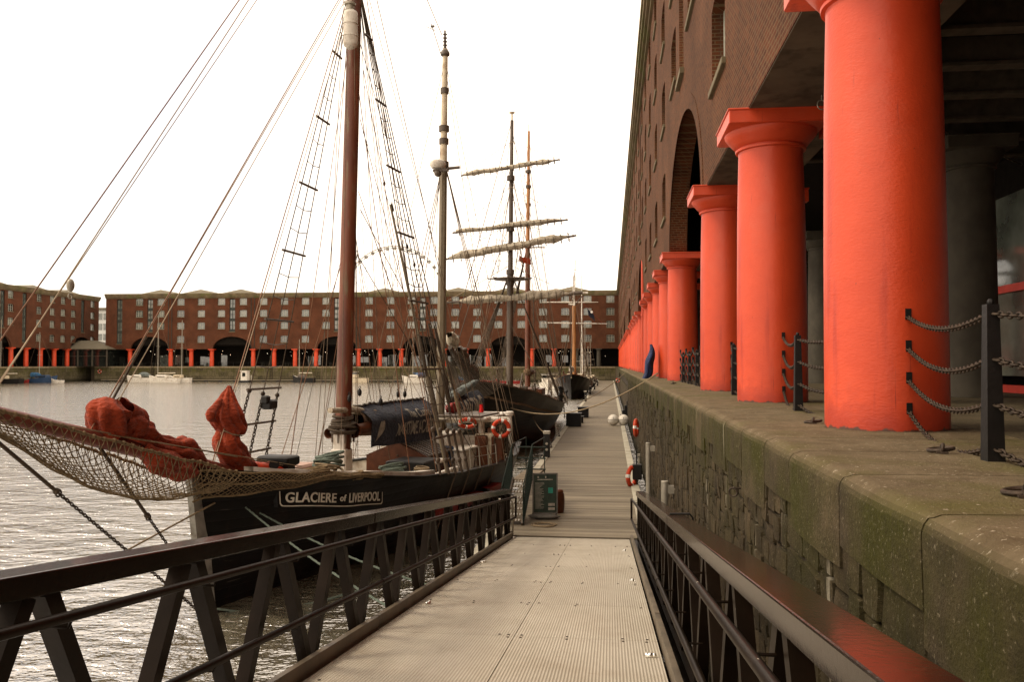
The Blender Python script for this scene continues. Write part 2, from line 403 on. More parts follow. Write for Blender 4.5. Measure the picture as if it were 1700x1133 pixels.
M['black'] = mat('black_iron', (.008, .007, .006), .5, spec=.3, var=.4, bump=.3)
M['iron'] = mat('rusty_chain_iron', (.045, .032, .022), .55, metal=.3, var=.5, scale=20, bump=.3)
M['brownw'] = mat('varnished_brown_wood', (.085, .028, .012), .4, var=.35, scale=4)
def spar(name, a, b, c):
    m = NT(name); k = m.mix(m.ramp(m.noise(1, 6, m.mapv((3, 3, .5))), .35, .65), c4(a), c4(b))
    k = m.mix(m.ramp(m.noise(1, 5, m.mapv((9, 9, 1.3), loc=(4, 4, 4))), .55, .68), k, c4(c))
    m.col(k); m.b.inputs['Roughness'].default_value = .5; m.bump(m.noise(1, 5, m.mapv((30, 30, 2))), .3, .01); return m.mat
M['mast'] = spar('varnished_mast', (.085, .02, .008), (.17, .045, .016), (.15, .10, .05))
M['mast2'] = spar('weathered_olive_mast', (.13, .10, .06), (.20, .16, .10), (.08, .06, .035))
M['mast3'] = spar('dark_spar', (.055, .038, .025), (.10, .07, .045), (.04, .03, .02))
M['mastor'] = spar('orange_varnished_mast', (.30, .12, .03), (.42, .19, .06), (.22, .09, .03))
M['bowsprit'] = spar('red_brown_bowsprit', (.12, .02, .012), (.2, .045, .025), (.08, .03, .018))
M['rope'] = mat('tan_rope', (.22, .165, .10), .85, var=.3, scale=25, bump=.5)
M['darkrope'] = mat('tarred_rope', (.065, .048, .032), .8, var=.4, scale=20, bump=.4)
M['netrope'] = mat('net_rope', (.15, .105, .055), .9, var=.4, scale=18, bump=.5)
M['wire'] = mat('rigging_wire', (.14, .10, .065), .6, var=.3)
M['palewire'] = mat('pale_halyard', (.36, .28, .19), .7, var=.2)
M['brownstay'] = mat('brown_stay', (.20, .10, .055), .6, var=.3)
M['greenrope'] = mat('green_mooring_rope', (.10, .125, .10), .85, var=.35, scale=30, bump=.6)
def cloth(name, c, var=.3, bz=.45):
    m = NT(name); f = m.noise(2.2, 6)
    m.col(m.mix(m.ramp(m.noise(1, 5, m.mapv((5, 5, 1.4), loc=(2, 2, 2))), .5, .75), m.mix(m.ramp(f, .3, .7), k4(c, 1-var), k4(c, 1+var)), k4(c, .5))); m.b.inputs['Roughness'].default_value = .9; m.b.inputs['Specular IOR Level'].default_value = .1
    m.b.inputs['Sheen Weight'].default_value = .1
    m.bump(m.math('ADD', m.noise(9, 5, m.mapv((1, 1, 2))), m.math('MULTIPLY', m.noise(120, 2), .06)), .9, .09); return m.mat
M['redsail'] = cloth('red_sail_cloth', (.285, .042, .015)); M['whitesail'] = cloth('furled_canvas', (.48, .42, .32))
M['navy'] = cloth('navy_banner_cloth', (.022, .026, .040)); M['bluecloth'] = cloth('blue_tarp_cloth', (.022, .032, .085))
M['paleblue'] = cloth('pale_blue_cover', (.13, .15, .14)); M['sailbrown'] = cloth('brown_canvas', (.16, .10, .055))
M['lettering'] = mat('pale_lettering', (.62, .58, .48), .6, var=.15, scale=9)
M['lettergrey'] = mat('worn_lettering', (.30, .27, .22), .7, var=.35, scale=9)
M['orange'] = mat('orange_buoy', (.52, .045, .012), .55, var=.35, dirt=(.34, .05, .02)); M['buoywhite'] = mat('white_band', (.75, .72, .66), .5, var=.1)
M['gasred'] = mat('red_bottle', (.62, .015, .015), .35, var=.1)
M['redpaint'] = mat('red_paint', (.20, .016, .012), .5, var=.25)
M['green'] = mat('dark_green_paint', (.011, .02, .014), .6, var=.35, scale=6)
M['board'] = mat('green_notice_board', (.028, .042, .032), .35, var=.3)
M['teal'] = mat('teal_print', (.03, .22, .16), .5); M['grey'] = mat('grey_bag', (.12, .11, .095), .8, var=.25)
M['galv'] = mat('galvanised_steel', (.34, .31, .25), .45, metal=.4, var=.2)
M['chrome'] = mat('bright_metal', (.8, .78, .72), .18, metal=1, var=.05, bump=0)
M['greycol'] = mat('grey_column_paint', (.062, .054, .04), .8, var=.2, scale=3)
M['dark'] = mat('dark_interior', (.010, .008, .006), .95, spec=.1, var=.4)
M['soffit'] = mat('plaster_soffit', (.10, .075, .05), .9, var=.3, scale=1.5, dirt=(.05, .037, .024))
M['beam'] = mat('grey_iron_beam', (.075, .062, .045), .8, var=.3)
M['slate'] = mat('slate_roof', (.15, .13, .09), .8, var=.15, scale=.5)
M['cornice'] = mat('mossy_cornice', (.135, .10, .055), .85, var=.4, scale=.6, dirt=(.10, .10, .03), dscale=.4)
M['sill'] = mat('sandstone_sill', (.13, .105, .06), .8, var=.2, scale=2)
M['frame'] = mat('pale_window_frame', (.42, .42, .35), .6, var=.1)
M['dframe'] = mat('dark_door_frame', (.035, .04, .033), .6, var=.2)
M['shopred'] = mat('shopfront_red', (.5, .04, .02), .5, var=.1)
M['awning'] = mat('pale_office_cladding', (.62, .63, .60), .6, var=.08, scale=.3)
M['boatblue'] = mat('navy_boat_hull', (.03, .06, .12), .35, var=.2); M['boatcover'] = cloth('blue_boat_cover', (.05, .14, .26))
def glass(name, c, rough=.06):
    m = NT(name); m.col(m.mix(m.ramp(m.noise(.9, 4), .35, .65), k4(c, .55), k4(c, 1.4)))
    m.b.inputs['Roughness'].default_value = rough; m.b.inputs['Specular IOR Level'].default_value = .9
    m.b.inputs['IOR'].default_value = 1.6; return m.mat
M['glassl'] = glass('pane_with_pale_blind', (.21, .215, .18), .15); M['glassm'] = glass('pane_reflecting_sky', (.11, .125, .105)); M['glassd'] = glass('dark_pane', (.015, .017, .014))
def emit(name, c, s):
    m = NT(name); m.col(c4(c)); m.b.inputs['Emission Color'].default_value = c4(c); m.b.inputs['Emission Strength'].default_value = s; return m.mat
M['lamp'] = emit('lit_shop_lamp', (1, .85, .6), 1.6)

# ------------------------------------------------------------------ text and filled outlines
def curve_mesh(splines, thick, name='outline'):
    cu = bpy.data.curves.new(name, 'CURVE'); cu.dimensions = '2D'; cu.fill_mode = 'BOTH'; cu.extrude = thick/2
    for sp in splines:
        s = cu.splines.new('POLY'); s.points.add(len(sp)-1)
        for i, (x, y) in enumerate(sp): s.points[i].co = (x, y, 0, 1)
        s.use_cyclic_u = True
    o = bpy.data.objects.new(name, cu); COL.objects.link(o)
    dg = bpy.context.evaluated_depsgraph_get(); me = bpy.data.meshes.new_from_object(o.evaluated_get(dg))
    bpy.data.objects.remove(o); bpy.data.curves.remove(cu); return me
def text_mesh(txt, size, thick=.004, shear=0, space=1.0, bold=0):
    cu = bpy.data.curves.new('lettering', 'FONT'); cu.body = txt; cu.size = size; cu.extrude = thick/2
    cu.shear = shear; cu.space_character = space; cu.align_x = 'CENTER'; cu.align_y = 'CENTER'; cu.offset = bold
    o = bpy.data.objects.new('lettering', cu); COL.objects.link(o)
    dg = bpy.context.evaluated_depsgraph_get(); me = bpy.data.meshes.new_from_object(o.evaluated_get(dg))
    bpy.data.objects.remove(o); bpy.data.curves.remove(cu); return me
def warp(me, fn):
    for v in me.vertices: v.co = fn(v.co)
    me.update(); return me
def subdiv(me, cuts=1):
    b = bmesh.new(); b.from_mesh(me); bmesh.ops.subdivide_edges(b, edges=b.edges, cuts=cuts, use_grid_fill=True); b.to_mesh(me); b.free(); return me
QZ = 3.9                        # quay level
PZ = .5                         # pontoon level
WX = 1.25                       # face of the near quay wall
FXW = 2.12                      # face of the near warehouse
def c2w(xc, f): return Vector((xc*CY-f*SY, xc*SY+f*CY, 0))

# ------------------------------------------------------------------ water and ground
b = MB(); b.bb(-900, 900, -300, 1500, -3.2, -3); b.obj('dock_bed', M['mortar'], kind='structure')
b = MB(); b.add([(-700, -120, 0), (WX+.2, -120, 0), (WX+.2, 260, 0), (-700, 260, 0)], [(0, 1, 2, 3)]); b.obj('water', M['water'], kind='structure')

FP0 = c2w(21.76, 211.5); FDIR = (c2w(20.76, 211.589)-FP0).normalized()      # FDIR points left along the far front
FN = Vector((FDIR.y, -FDIR.x, 0)); FN = FN if FN.y < 0 else -FN               # towards the dock
FL = 129.8
def far(s, out=0, z=0): q = FP0+FDIR*s+FN*out; return Vector((q.x, q.y, z))
WC = c2w(-114.3, 233); WD = -(c2w(-114.3+.0884, 233.996)-WC).normalized()       # WD towards the viewer along the west wing
WN = Vector((-WD.y, WD.x, 0)); WN = WN if WN.x > 0 else -WN
def west(t, out=0, z=0): q = WC+WD*t+WN*out; return Vector((q.x, q.y, z))

def prism(name, pts, z0, z1, m, **k):
    n = len(pts); b = MB()
    b.add([(p[0], p[1], z0) for p in pts]+[(p[0], p[1], z1) for p in pts],
          [tuple(range(n-1, -1, -1)), tuple(range(n, 2*n))]+[(i, (i+1) % n, n+(i+1) % n, n+i) for i in range(n)])
    return b.obj(name, m, **k)
p = [far(-8, 1.1), far(133, 1.1), west(3, 1.1), west(150, 1.1), west(150, -400), west(-900, -400), far(-600, -900), far(-600, 1.1)]
prism('far_quay_ground', p, -3, QZ-.35, M['mortar'], kind='structure')
p = [far(-8, .75), far(133, .75), west(3, .75), west(150, .75), west(150, -400), west(-900, -400), far(-600, -900), far(-600, .75)]
prism('far_quay_paving', p, QZ-.35, QZ, M['paving'], kind='structure')
fq = empty('dock_wall', far(0, 1.1, 0), label='long weathered stone dock wall below the far warehouses, across the water', cat='dock wall')
inv = fq.matrix_basis.inverted(); fq_loc = Vector(fq.location)
def wallseg(a, bb_, out_n, m, z0, z1, th, name, cat_blocks=None):
    b = MB(); a = Vector(a)-fq_loc; bb2 = Vector(bb_)-fq_loc; d = (bb2-a); Ln = d.length; d.normalize(); n = Vector(out_n)
    x = 0; r = random.Random(int(Ln*7))
    rows = 1 if name == 'coping' else 4; hh = (z1-z0)/rows
    for j in range(rows):
        x = 0
        while x < Ln-.01:
            w_ = min(r.uniform(1.1, 1.9), Ln-x); o = r.uniform(0, .03)
            c = a+d*(x+w_/2)+n*(th/2+o); c = Vector((c.x, c.y, z0+hh*(j+.5)))
            b.box(c, (w_-.03, th, hh-.03), rz=math.atan2(d.y, d.x)); x += w_
    return b.obj(name, m, fq)
wallseg(far(-6, .8), far(132, .8), FN, M['quayfar'], -.6, QZ-.4, .4, 'stone_face')
wallseg(far(-6, .8), far(132, .8), FN, M['coptop'], QZ-.4, QZ+.03, .55, 'coping')
wallseg(west(-4, .8), west(110, .8), WN, M['quayfar'], -.6, QZ-.4, .4, 'stone_face')
wallseg(west(-4, .8), west(110, .8), WN, M['coptop'], QZ-.4, QZ+.03, .55, 'coping')
# floating jetty along the far wall
fj = empty('floating_jetty', far(60, 4, 0), label='low floating jetty running along the foot of the far dock wall', cat='jetty')
b = MB(); b2 = MB()
def fjl(s, o, z): return far(s, o, z)-fq.location*0-Vector(fj.location)
b.beam(fjl(20, 4, .42), fjl(128, 4, .42), 1.8, .16)
for i in range(29):
    q = fjl(20+i*3.8, 4.95, 0); b2.box((q.x, q.y, .12), (.9, .5, .5), rz=R(1.57))
b.obj('walkway', M['plank'], fj); b2.parts('float', M['black'], fj)

# ------------------------------------------------------------------ warehouses
CH, TOP = 4.54, 19.1
ROWS = [(6.25, 1.65), (9.8, 1.65), (13.0, 1.65), (16.1, 1.65)]
def col_meshes(gm, nseg=40, kind='red'):
    b = MB(); b.lathe([(.545, 0), (.545, .6), (.54, 1.6), (.525, 3.0), (.50, 3.99), (.505, 4.01)], n=nseg)
    sh = b.mesh('column', gm, smooth=True)
    b = MB(); b.lathe([(.505, 4.01), (.545, 4.02), (.55, 4.05), (.525, 4.065), (.525, 4.075), (.56, 4.085), (.60, 4.13), (.66, 4.20), (.715, 4.27), (.72, 4.31)], n=nseg)
    b.cbox((0, 0, 4.42), (1.5, 1.5, .22), .012); b.cbox((0, 0, 4.525), (1.54, 1.54, .03), .008)
    return sh, b.mesh('capital', gm, smooth=True)
COLM = {k: col_meshes(M[v]) for k, v in (('red', 'red'), ('grey', 'greycol'))}
def win_meshes():
    W, H = 2.0, 1.65; out = {}
    for k in ('glassl', 'glassm', 'glassd'):
        b = MB(); b.bb(-W/2, W/2, .30, .32, 0, H+.1); out[k] = b.mesh('window', M[k])
    f = MB()
    for x in (-W/2+.04, -W/6, W/6, W/2-.04): f.bb(x-.035, x+.035, .24, .298, .0, H+.1)
    for z in (.04, H*.33, H*.66, H+.02): f.bb(-W/2, W/2, .25, .299, z-.03, z+.03)
    out['frame'] = f.mesh('frame', M['frame'])
    s = MB(); s.cbox((0, .10, -.065), (W+.16, .36, .13), .012); out['sill'] = s.mesh('sill', M['sill'])
    return out
WM = win_meshes()
def stack_mesh(z0, z1, n=3, W=1.5):
    f = MB(); g = MB(); hh = (z1-z0)/n
    for i in range(n):
        a = z0+i*hh
        f.bb(-W/2, W/2, .18, .30, a, a+.55)                       # spandrel
        for x in (-W/2+.05, 0, W/2-.05): f.bb(x-.045, x+.045, .22, .31, a+.55, a+hh)
        for z in (a+.6, a+.55+(hh-.55)*.5, a+hh-.05): f.bb(-W/2, W/2, .225, .305, z-.04, z+.04)
        g.bb(-W/2, W/2, .33, .35, a+.5, a+hh)
    s = MB(); s.bb(-W/2-.1, W/2+.1, -.12, .3, z0-.16, z0)
    return f.mesh('loading_door', M['dframe']), g, s.mesh('sill', M['sill'])
_sf, _sg, _ss = stack_mesh(9.1, 17.6)
STK = {k: _sg.mesh('glass', M[k]) for k in ('glassl', 'glassm', 'glassd')}
_gf, _gg, _gs = stack_mesh(5.9, 17.6, 4); STK4 = {k: _gg.mesh('glass', M[k]) for k in ('glassl', 'glassm', 'glassd')}
def seg_hole(u, z, w_, h, n=6, rise=.14):
    p = [(u-w_/2, z), (u+w_/2, z), (u+w_/2, z+h)]
    p += [(u+w_/2-w_*i/n, z+h+rise*math.sin(PI*i/n)) for i in range(1, n)]
    return p+[(u-w_/2, z+h)]
def warehouse(label, loc, rz, Lw, cols, arches, wins, stacks, bm, grey=(), maxwin=100, near=False, depth=7.0, seed=1, hips=(), winglass=None):
    r = random.Random(seed)
    root = empty('brick_warehouse', loc, rz, label=label, cat='warehouse')
    bot = [(0, CH)]
    for a, c in sorted(arches):
        u0, u1 = a+.35, c-.35; n = 28; um, hw = (u0+u1)/2, (u1-u0)/2
        for i in range(n+1):
            t = PI-PI*i/n; bot.append((um+hw*math.cos(t), CH+3.38*math.sin(t) if 0 < i < n else CH))
    bot += [(Lw, CH), (Lw, TOP-.2), (0, TOP-.2)]
    sp = [bot]+[seg_hole(u, z, 2.0, h) for u, z, h in wins]+[seg_hole(u, z0, 1.5, z1-z0) for u, z0, z1 in stacks]
    me = curve_mesh(sp, .6); warp(me, lambda c: Vector((c.x, c.z+.3, c.y))); me.materials.append(bm)
    me.name = 'wall'; mo('wall', me, root)
    # brick voussoirs round each arch
    b = MB()
    for a, c in arches:
        u0, u1 = a+.35, c-.35; um, hw = (u0+u1)/2, (u1-u0)/2; P = []
        for i in range(29):
            t = PI-PI*i/28; ca, sa = math.cos(t), math.sin(t)
            P.append([(um+(hw)*ca, -.02, CH+3.25*sa), (um+(hw+.42)*ca, -.02, CH+(3.25+.42)*sa), (um+(hw+.42)*ca, .01, CH+(3.25+.42)*sa)])
        b.grid(P)
    if arches: b.parts('arch_ring', bm, root)
    b = MB(); b.bb(-.1, Lw+.1, -.30, .75, TOP-.95, TOP-.72); b.bb(-.15, Lw+.15, -.42, .75, TOP-.718, TOP-.35); b.bb(-.2, Lw+.2, -.5, .85, TOP-.348, TOP+.06)
    b.bb(-.1, Lw+.1, -.14, .598, TOP-1.2, TOP-.952); b.obj('cornice', M['cornice'], root)
    b = MB(); b.bb(0, Lw, .62, depth+6, TOP-.9, TOP-.3)
    for u in hips:
        hw_, dp, h = 7.0, 14, 1.9; z = TOP-.3
        b.add([(u-hw_, 2.5, z), (u+hw_, 2.5, z), (u+hw_, 2.5+dp, z), (u-hw_, 2.5+dp, z), (u, 5.5, z+h), (u, dp-.5, z+h)],
              [(0, 1, 4), (1, 2, 5, 4), (2, 3, 5), (3, 0, 4, 5)])
    b.obj('roof', M['slate'], root)
    # colonnade interior: floor over it, vaults, back wall
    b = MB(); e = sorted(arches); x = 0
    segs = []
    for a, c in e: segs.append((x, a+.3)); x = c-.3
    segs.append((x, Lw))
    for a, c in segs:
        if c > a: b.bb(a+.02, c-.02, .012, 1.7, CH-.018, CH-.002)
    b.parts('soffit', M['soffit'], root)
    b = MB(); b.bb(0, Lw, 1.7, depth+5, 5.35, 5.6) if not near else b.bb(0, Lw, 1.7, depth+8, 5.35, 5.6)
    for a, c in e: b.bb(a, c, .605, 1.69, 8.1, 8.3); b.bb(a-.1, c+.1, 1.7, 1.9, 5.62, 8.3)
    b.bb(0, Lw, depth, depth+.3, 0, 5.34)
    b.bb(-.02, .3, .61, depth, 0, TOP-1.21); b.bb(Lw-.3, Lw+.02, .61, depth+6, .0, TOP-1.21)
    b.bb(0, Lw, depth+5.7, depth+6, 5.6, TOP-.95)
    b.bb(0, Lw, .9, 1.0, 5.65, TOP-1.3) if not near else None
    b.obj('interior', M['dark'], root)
    sh, cp = COLM['red']; shg, cpg = COLM['grey']
    for i, u in enumerate(cols):
        g = i in grey
        c = mo('column', shg if g else sh, root); c.location = (u, .46, 0); c.rotation_euler.z = r.uniform(0, 0.4)*0
        if g: c['label'] = 'grey painted column'
        q = mo('capital', cpg if g else cp, c)
    stf = MB(); cnt = 0
    for (u, z, h) in wins:
        k = winglass(u, z, r) if winglass else r.choice(['glassl', 'glassm', 'glassm', 'glassd'])
        if cnt < maxwin:
            wd = mo('window', WM[k], root); wd.location = (u, 0, z)
            mo('frame', WM['frame'], wd); mo('sill', WM['sill'], wd)
        else:
            stf.bb(u-1, u+1, .25, .3, z, z+h+.1); stf.bb(u-1.15, u+1.15, -.1, .3, z-.15, z)
        cnt += 1
    if stf.v: stf.obj('window', M['sill'], root, kind='stuff')
    for u, z0, z1 in stacks:
        four = z0 < 8
        k = r.choice(['glassl', 'glassm'])
        s = mo('loading_door', _gf if four else _sf, root); s.location = (u, 0, 0)
        mo('glass', (STK4 if four else STK)[k], s); mo('sill', _gs if four else _ss, s)
    return root

# near warehouse on the right: local x runs back towards the viewer
YE = 212.0
A0 = 8.32; cy_ = [A0-11.2, A0-5.6, A0, A0+5.6, A0+11.2]; ar = [(A0+11.2, A0+22.4)]
y = A0+22.4
while y < 205:
    for i in range(5):
        if y+5.6*i < 206: cy_.append(y+5.6*i)
    ar.append((y+22.4, y+33.6)); y += 33.6
ar = [a for a in ar if a[1] < 207]
def isarch(a, c): return any(abs(a-p) < .1 for p, q in ar)
ws, st = [], []
cs = sorted(cy_)
for a, c in zip(cs, cs[1:]):
    if isarch(a, c):
        m_ = (a+c)/2; st.append((YE-m_, 9.1, 17.6))
        for du in (-3.05, 3.05):
            for z, h in ROWS[1:]: ws.append((YE-(m_+du), z, h))
    else:
        for z, h in ROWS: ws.append((YE-(a+c)/2, z, h))
ws.sort(key=lambda q: -q[0])
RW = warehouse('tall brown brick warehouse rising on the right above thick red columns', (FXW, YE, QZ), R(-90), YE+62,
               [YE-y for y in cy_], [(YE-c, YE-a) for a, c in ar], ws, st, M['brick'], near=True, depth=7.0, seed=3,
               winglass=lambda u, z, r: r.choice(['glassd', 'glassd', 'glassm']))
# iron beams, inner columns, shopfront, hooks, red girders and a downpipe of the near colonnade
b = MB(); yy = 3.0
while yy < 70:
    if not (A0+11.3 < yy < A0+22.2):
        b.bb(YE-yy-.05, YE-yy+.05, 1.71, 7, 4.95, 5.34); b.bb(YE-yy-.13, YE-yy+.13, 1.71, 7, 4.90, 4.948)
    yy += 1.4
b.obj('ceiling_beam', M['beam'], RW, kind='stuff')
b = MB()
for k, (y0, y1) in enumerate([(3.6, 7.8), (9.2, 13.2), (14.4, 19)]):
    b.tube([(YE-y0, 2.4, 4.86), (YE-y1, 6.6, 4.86)], .012, 5)
b.obj('tie_rod', M['galv'], RW)
for y in (5.3, 16.4, 27.4, 38.6, 49.8):
    c = mo('inner_column', COLM['grey'][0], RW, label='grey inner column behind the red ones'); c.location = (YE-y, 4.5, 0); c.scale = (.8, .8, 1.04)
    mo('capital', COLM['grey'][1], c)
for y in cs[:12]:
    b = MB(); b.bb(YE-y-.12, YE-y+.12, 1.25, 2.3, 4.25, 4.51); b.bb(YE-y-.2, YE-y+.2, 1.25, 2.3, 4.511, 4.538)
    b.tube([(YE-y, 1.5, 4.17), (YE-y, 1.5, 4.53)], .07, 10); b.obj('girder', M['red'], RW)
b = MB()
for y in cs[2:9]:
    for dy in (1.6, 3.0, 4.3):
        b.torus((YE-y-dy, .95, CH-.16), .07, .009, (1, .3, 0), 12, 5); b.tube([(YE-y-dy, .95, CH-.1), (YE-y-dy, .95, CH+.02)], .008, 5)
b.obj('ceiling_hook', M['galv'], RW)
b = MB(); g = MB(); t_ = MB(); r = random.Random(5); yy = 1.0
while yy < 30:
    g.bb(YE-yy-2.6, YE-yy-.1, 6.3, 6.33, .35, 4.2)
    b.bb(YE-yy-.1, YE-yy+.06, 6.2, 6.4, 0, 4.3); yy += 2.8
b.bb(YE-31, YE-1, 6.22, 6.38, 2.12, 2.28); b.bb(YE-31, YE-1, 6.2, 6.4, .0, .16)
b.obj('shopfront', M['shopred'], RW, label='red framed glass shopfront'); g.obj('shop_glass', M['glassm'], RW)
for i, (y, z) in enumerate([(9.3, 3.4), (12, 3.6), (17, 3.1), (22, 3.4), (7.7, 2.8)]):
    t_.ball((YE-y, 6.0, z), .035, 8, 6)
t_.obj('shop_light', M['lamp'], RW)
b = MB(); b.tube([(YE-58.5, .12, .02), (YE-58.5, .12, 8.0)], .11, 10)
for z in (.9, 2.4, 3.9): b.tube([(YE-58.5, .12, z), (YE-58.5, .12, z+.14)], .15, 10)
b.obj('downpipe', M['red'], RW)

# far warehouse, straight across the dock
idx = [0, 1, 2, 3, 5, 6, 7, 9, 10, 11, 13, 14, 15, 16, 18, 19, 20, 22, 23]
U = lambda s: FL-s
ws, st, arf = [], [], []
for a, c in zip(idx, idx[1:]):
    m_ = 5.6*(a+c)/2
    if c-a == 2:
        arf.append((U(5.6*c), U(5.6*a))); st.append((U(m_), 9.1, 17.6))
        for du in (-2.95, 2.95):
            for z, h in ROWS[1:]: ws.append((U(m_+du), z, h))
    elif a == 22: st.append((U(m_), 5.9, 17.6))
    else:
        for z, h in ROWS: ws.append((U(m_), z, h))
for z, h in ROWS: ws.append((U(-2.9), z, h))
FW = warehouse('wide five storey red brick warehouse straight across the dock behind the masts', far(FL, 0, QZ), R(1.57), FL+6,
               [U(5.6*i) for i in idx], arf, ws, st, M['brickfar'], grey=(0, 1), seed=8, hips=[U(5.6*i) for i in (1.2, 4, 6.5, 10, 17, 19, 21)],
               winglass=lambda u, z, r: r.choice(['glassl', 'glassl', 'glassm', 'glassm', 'glassd']) if z > 12 else r.choice(['glassm', 'glassm', 'glassd', 'glassl'] if z > 8 else ['glassm', 'glassd']))
ws = [(60-t, z, h) for t in (2.9, 11.6, 15.9, 20.3, 25.5, 35.8, 41.2, 52.8) for z, h in ROWS if not (t in (41.2, 52.8, 35.8) and z < 7)]
WW = warehouse('red brick warehouse wing at the far left with its corner beside the gap', west(60, 0, QZ), R(91.57), 60,
               [60-t for t in (2, 13.3, 18.7, 24.1, 29.5, 34.9, 46, 51.5)], [(60-13, 60-2.2), (60-45.9, 60-35)],
               ws, [(60-7.4, 9.1, 17.6), (60-30.9, 5.9, 17.6), (60-38.6, 9.1, 17.6)], M['brickfar'], seed=12, hips=(10, 25, 40, 54))
# lights, signs and tables glimpsed under the far arcades
b = MB(); r = random.Random(2); t_ = MB(); gl = MB()
for i in range(70):
    u = r.uniform(2, FL+3); t_.ball((u, r.uniform(3, 5.5), r.uniform(2.6, 4.2)), r.uniform(.03, .08), 6, 4)
t_.obj('arcade_light', M['lamp'], FW)
for i in range(46):
    u = r.uniform(1, FL+3); w_ = r.uniform(.6, 2.4); gl.bb(u, u+w_, 6.6+i*.002, 6.9, r.choice([0, .4, 1.0]), r.uniform(2.2, 3.2))
gl.parts('shop_window', M['glassm'], FW)
for i in range(60):
    u = r.uniform(1, FL+3); yv = r.uniform(1.3, 4.5); b.bb(u-.35, u+.35, yv-.35, yv+.35, .7, .75); b.bb(u-.03, u+.03, yv-.03, yv+.03, 0, .7)
    b.bb(u-.7, u-.4, yv-.2, yv+.2, .42, .47); b.bb(u-.72, u-.68, yv-.2, yv+.2, 0, .9)
b.obj('cafe_seating', M['greycol'], FW, kind='stuff')
b = MB()
for i in (3, 7, 11, 16, 20):
    for e in (.45, -.45): u = U(5.6*i)+e; b.tube([(u, -.12, 4.7), (u, -.12, TOP-1.2)], .07, 6)
b.parts('downpipe', M['dframe'], FW)
b = MB(); b.bb(0, FL, 1.15, 1.2, 1.02, 1.07)
for i in range(64): b.bb(i*2+.5, i*2+.56, 1.15, 1.2, 0, 1.03)
b.obj('railing', M['black'], FW)

# glazed pavilion in the gap, pale office block behind
pc = (far(FL, -2)+west(4, -1))/2
pv = empty('waterside_pavilion', (pc.x-1.5, pc.y-2, QZ), R(1.57), label='low pavilion with shallow hipped roof and glass walls in the gap between warehouses', cat='pavilion')
b = MB(); b.add([(-8.6, -5, 4.7), (8.6, -5, 4.7), (8.6, 6, 4.7), (-8.6, 6, 4.7), (-2.5, 0, 6.9), (2.5, 0, 6.9)], [(0, 1, 5, 4), (1, 2, 5), (2, 3, 4, 5), (3, 0, 4), (3, 2, 1, 0)])
b.bb(-8.7, 8.7, -5.1, 6.1, 4.45, 4.69); b.obj('roof', M['slate'], pv)
b = MB(); 
for x in (-8, -4, 0, 4, 8): b.bb(x-.14, x+.14, -4.7, -4.4, 0, 4.44)
b.bb(-8, 8, -4.65, -4.5, 2.6, 2.72); b.obj('post', M['beam'], pv)
b = MB(); b.bb(-7.9, 7.9, -4.4, 5, .0, 4.4); b.obj('glass_wall', M['glassd'], pv)
ob = empty('office_block', c2w(-165, 345)+Vector((0, 0, QZ)), R(1.57), label='pale modern office block seen through the gap between the two warehouses', cat='office block')
b = MB(); b.bb(-16, 40, 0, 20, 0, 23); b.obj('wall', M['awning'], ob)
for k in range(5):
    b = MB()
    for i in range(13): b.bb(-15+i*4.2, -15+i*4.2+3.7, -.1, .05, 2+k*4.2, 4.6+k*4.2)
    b.obj('window', M['glassm'], ob)
b = MB(); b.bb(-17, 41, -1, 21, 23, 23.7); b.obj('roof', M['slate'], ob)

# observation wheel behind the far roofs
wc = at(655, 492.5, 450); Rw = 27.0
fw = empty('observation_wheel', (wc.x, wc.y, QZ-.1), YAW, label='large white observation wheel showing above the far warehouse roof', cat='ferris wheel')
hz = wc.z-QZ+.1; b = MB()
for dy in (-.8, .8):
    b.torus((0, dy, hz), Rw, .13, (0, 1, 0), 84, 5); b.torus((0, dy, hz), Rw-1.1, .09, (0, 1, 0), 84, 4)
for i in range(84):
    a = 2*PI*i/84; e = 2*PI*(i+1)/84
    b.tube([((Rw)*math.cos(a), -.8, hz+Rw*math.sin(a)), ((Rw-1.1)*math.cos(e), -.8, hz+(Rw-1.1)*math.sin(e))], .05, 3)
b.obj('rim', M['galv'], fw)
b = MB()
for i in range(42):
    a = 2*PI*i/42; b.tube([(0, 0, hz), (Rw*math.cos(a), 0, hz+Rw*math.sin(a))], .045, 3)
b.obj('spokes', M['galv'], fw)
b = MB(); b.tube([(0, -3, hz), (0, 3, hz)], 1.1, 12)
for sx in (-1, 1):
    for y in (-4, 4): b.tube([(0, y*.6, hz), (sx*13, y, 0)], .5, 8)
b.obj('support', M['white'], fw)
g = MB(); g.mi = 0; g.ball((0, 0, -1.5), 1.0, 12, 8, (1, 1, .95)); g.mi = 1; g.lathe([(1.02, -.28), (1.04, .0), (1.02, .28)], (0, 0, -1.3), 12)
cm = g.mesh('cabin', [M['white'], M['glassd']], smooth=True)
for i in range(42):
    a = 2*PI*(i+.5)/42; c = mo('cabin', cm, fw); c.location = (Rw*math.cos(a), 0, hz+Rw*math.sin(a)+.3)

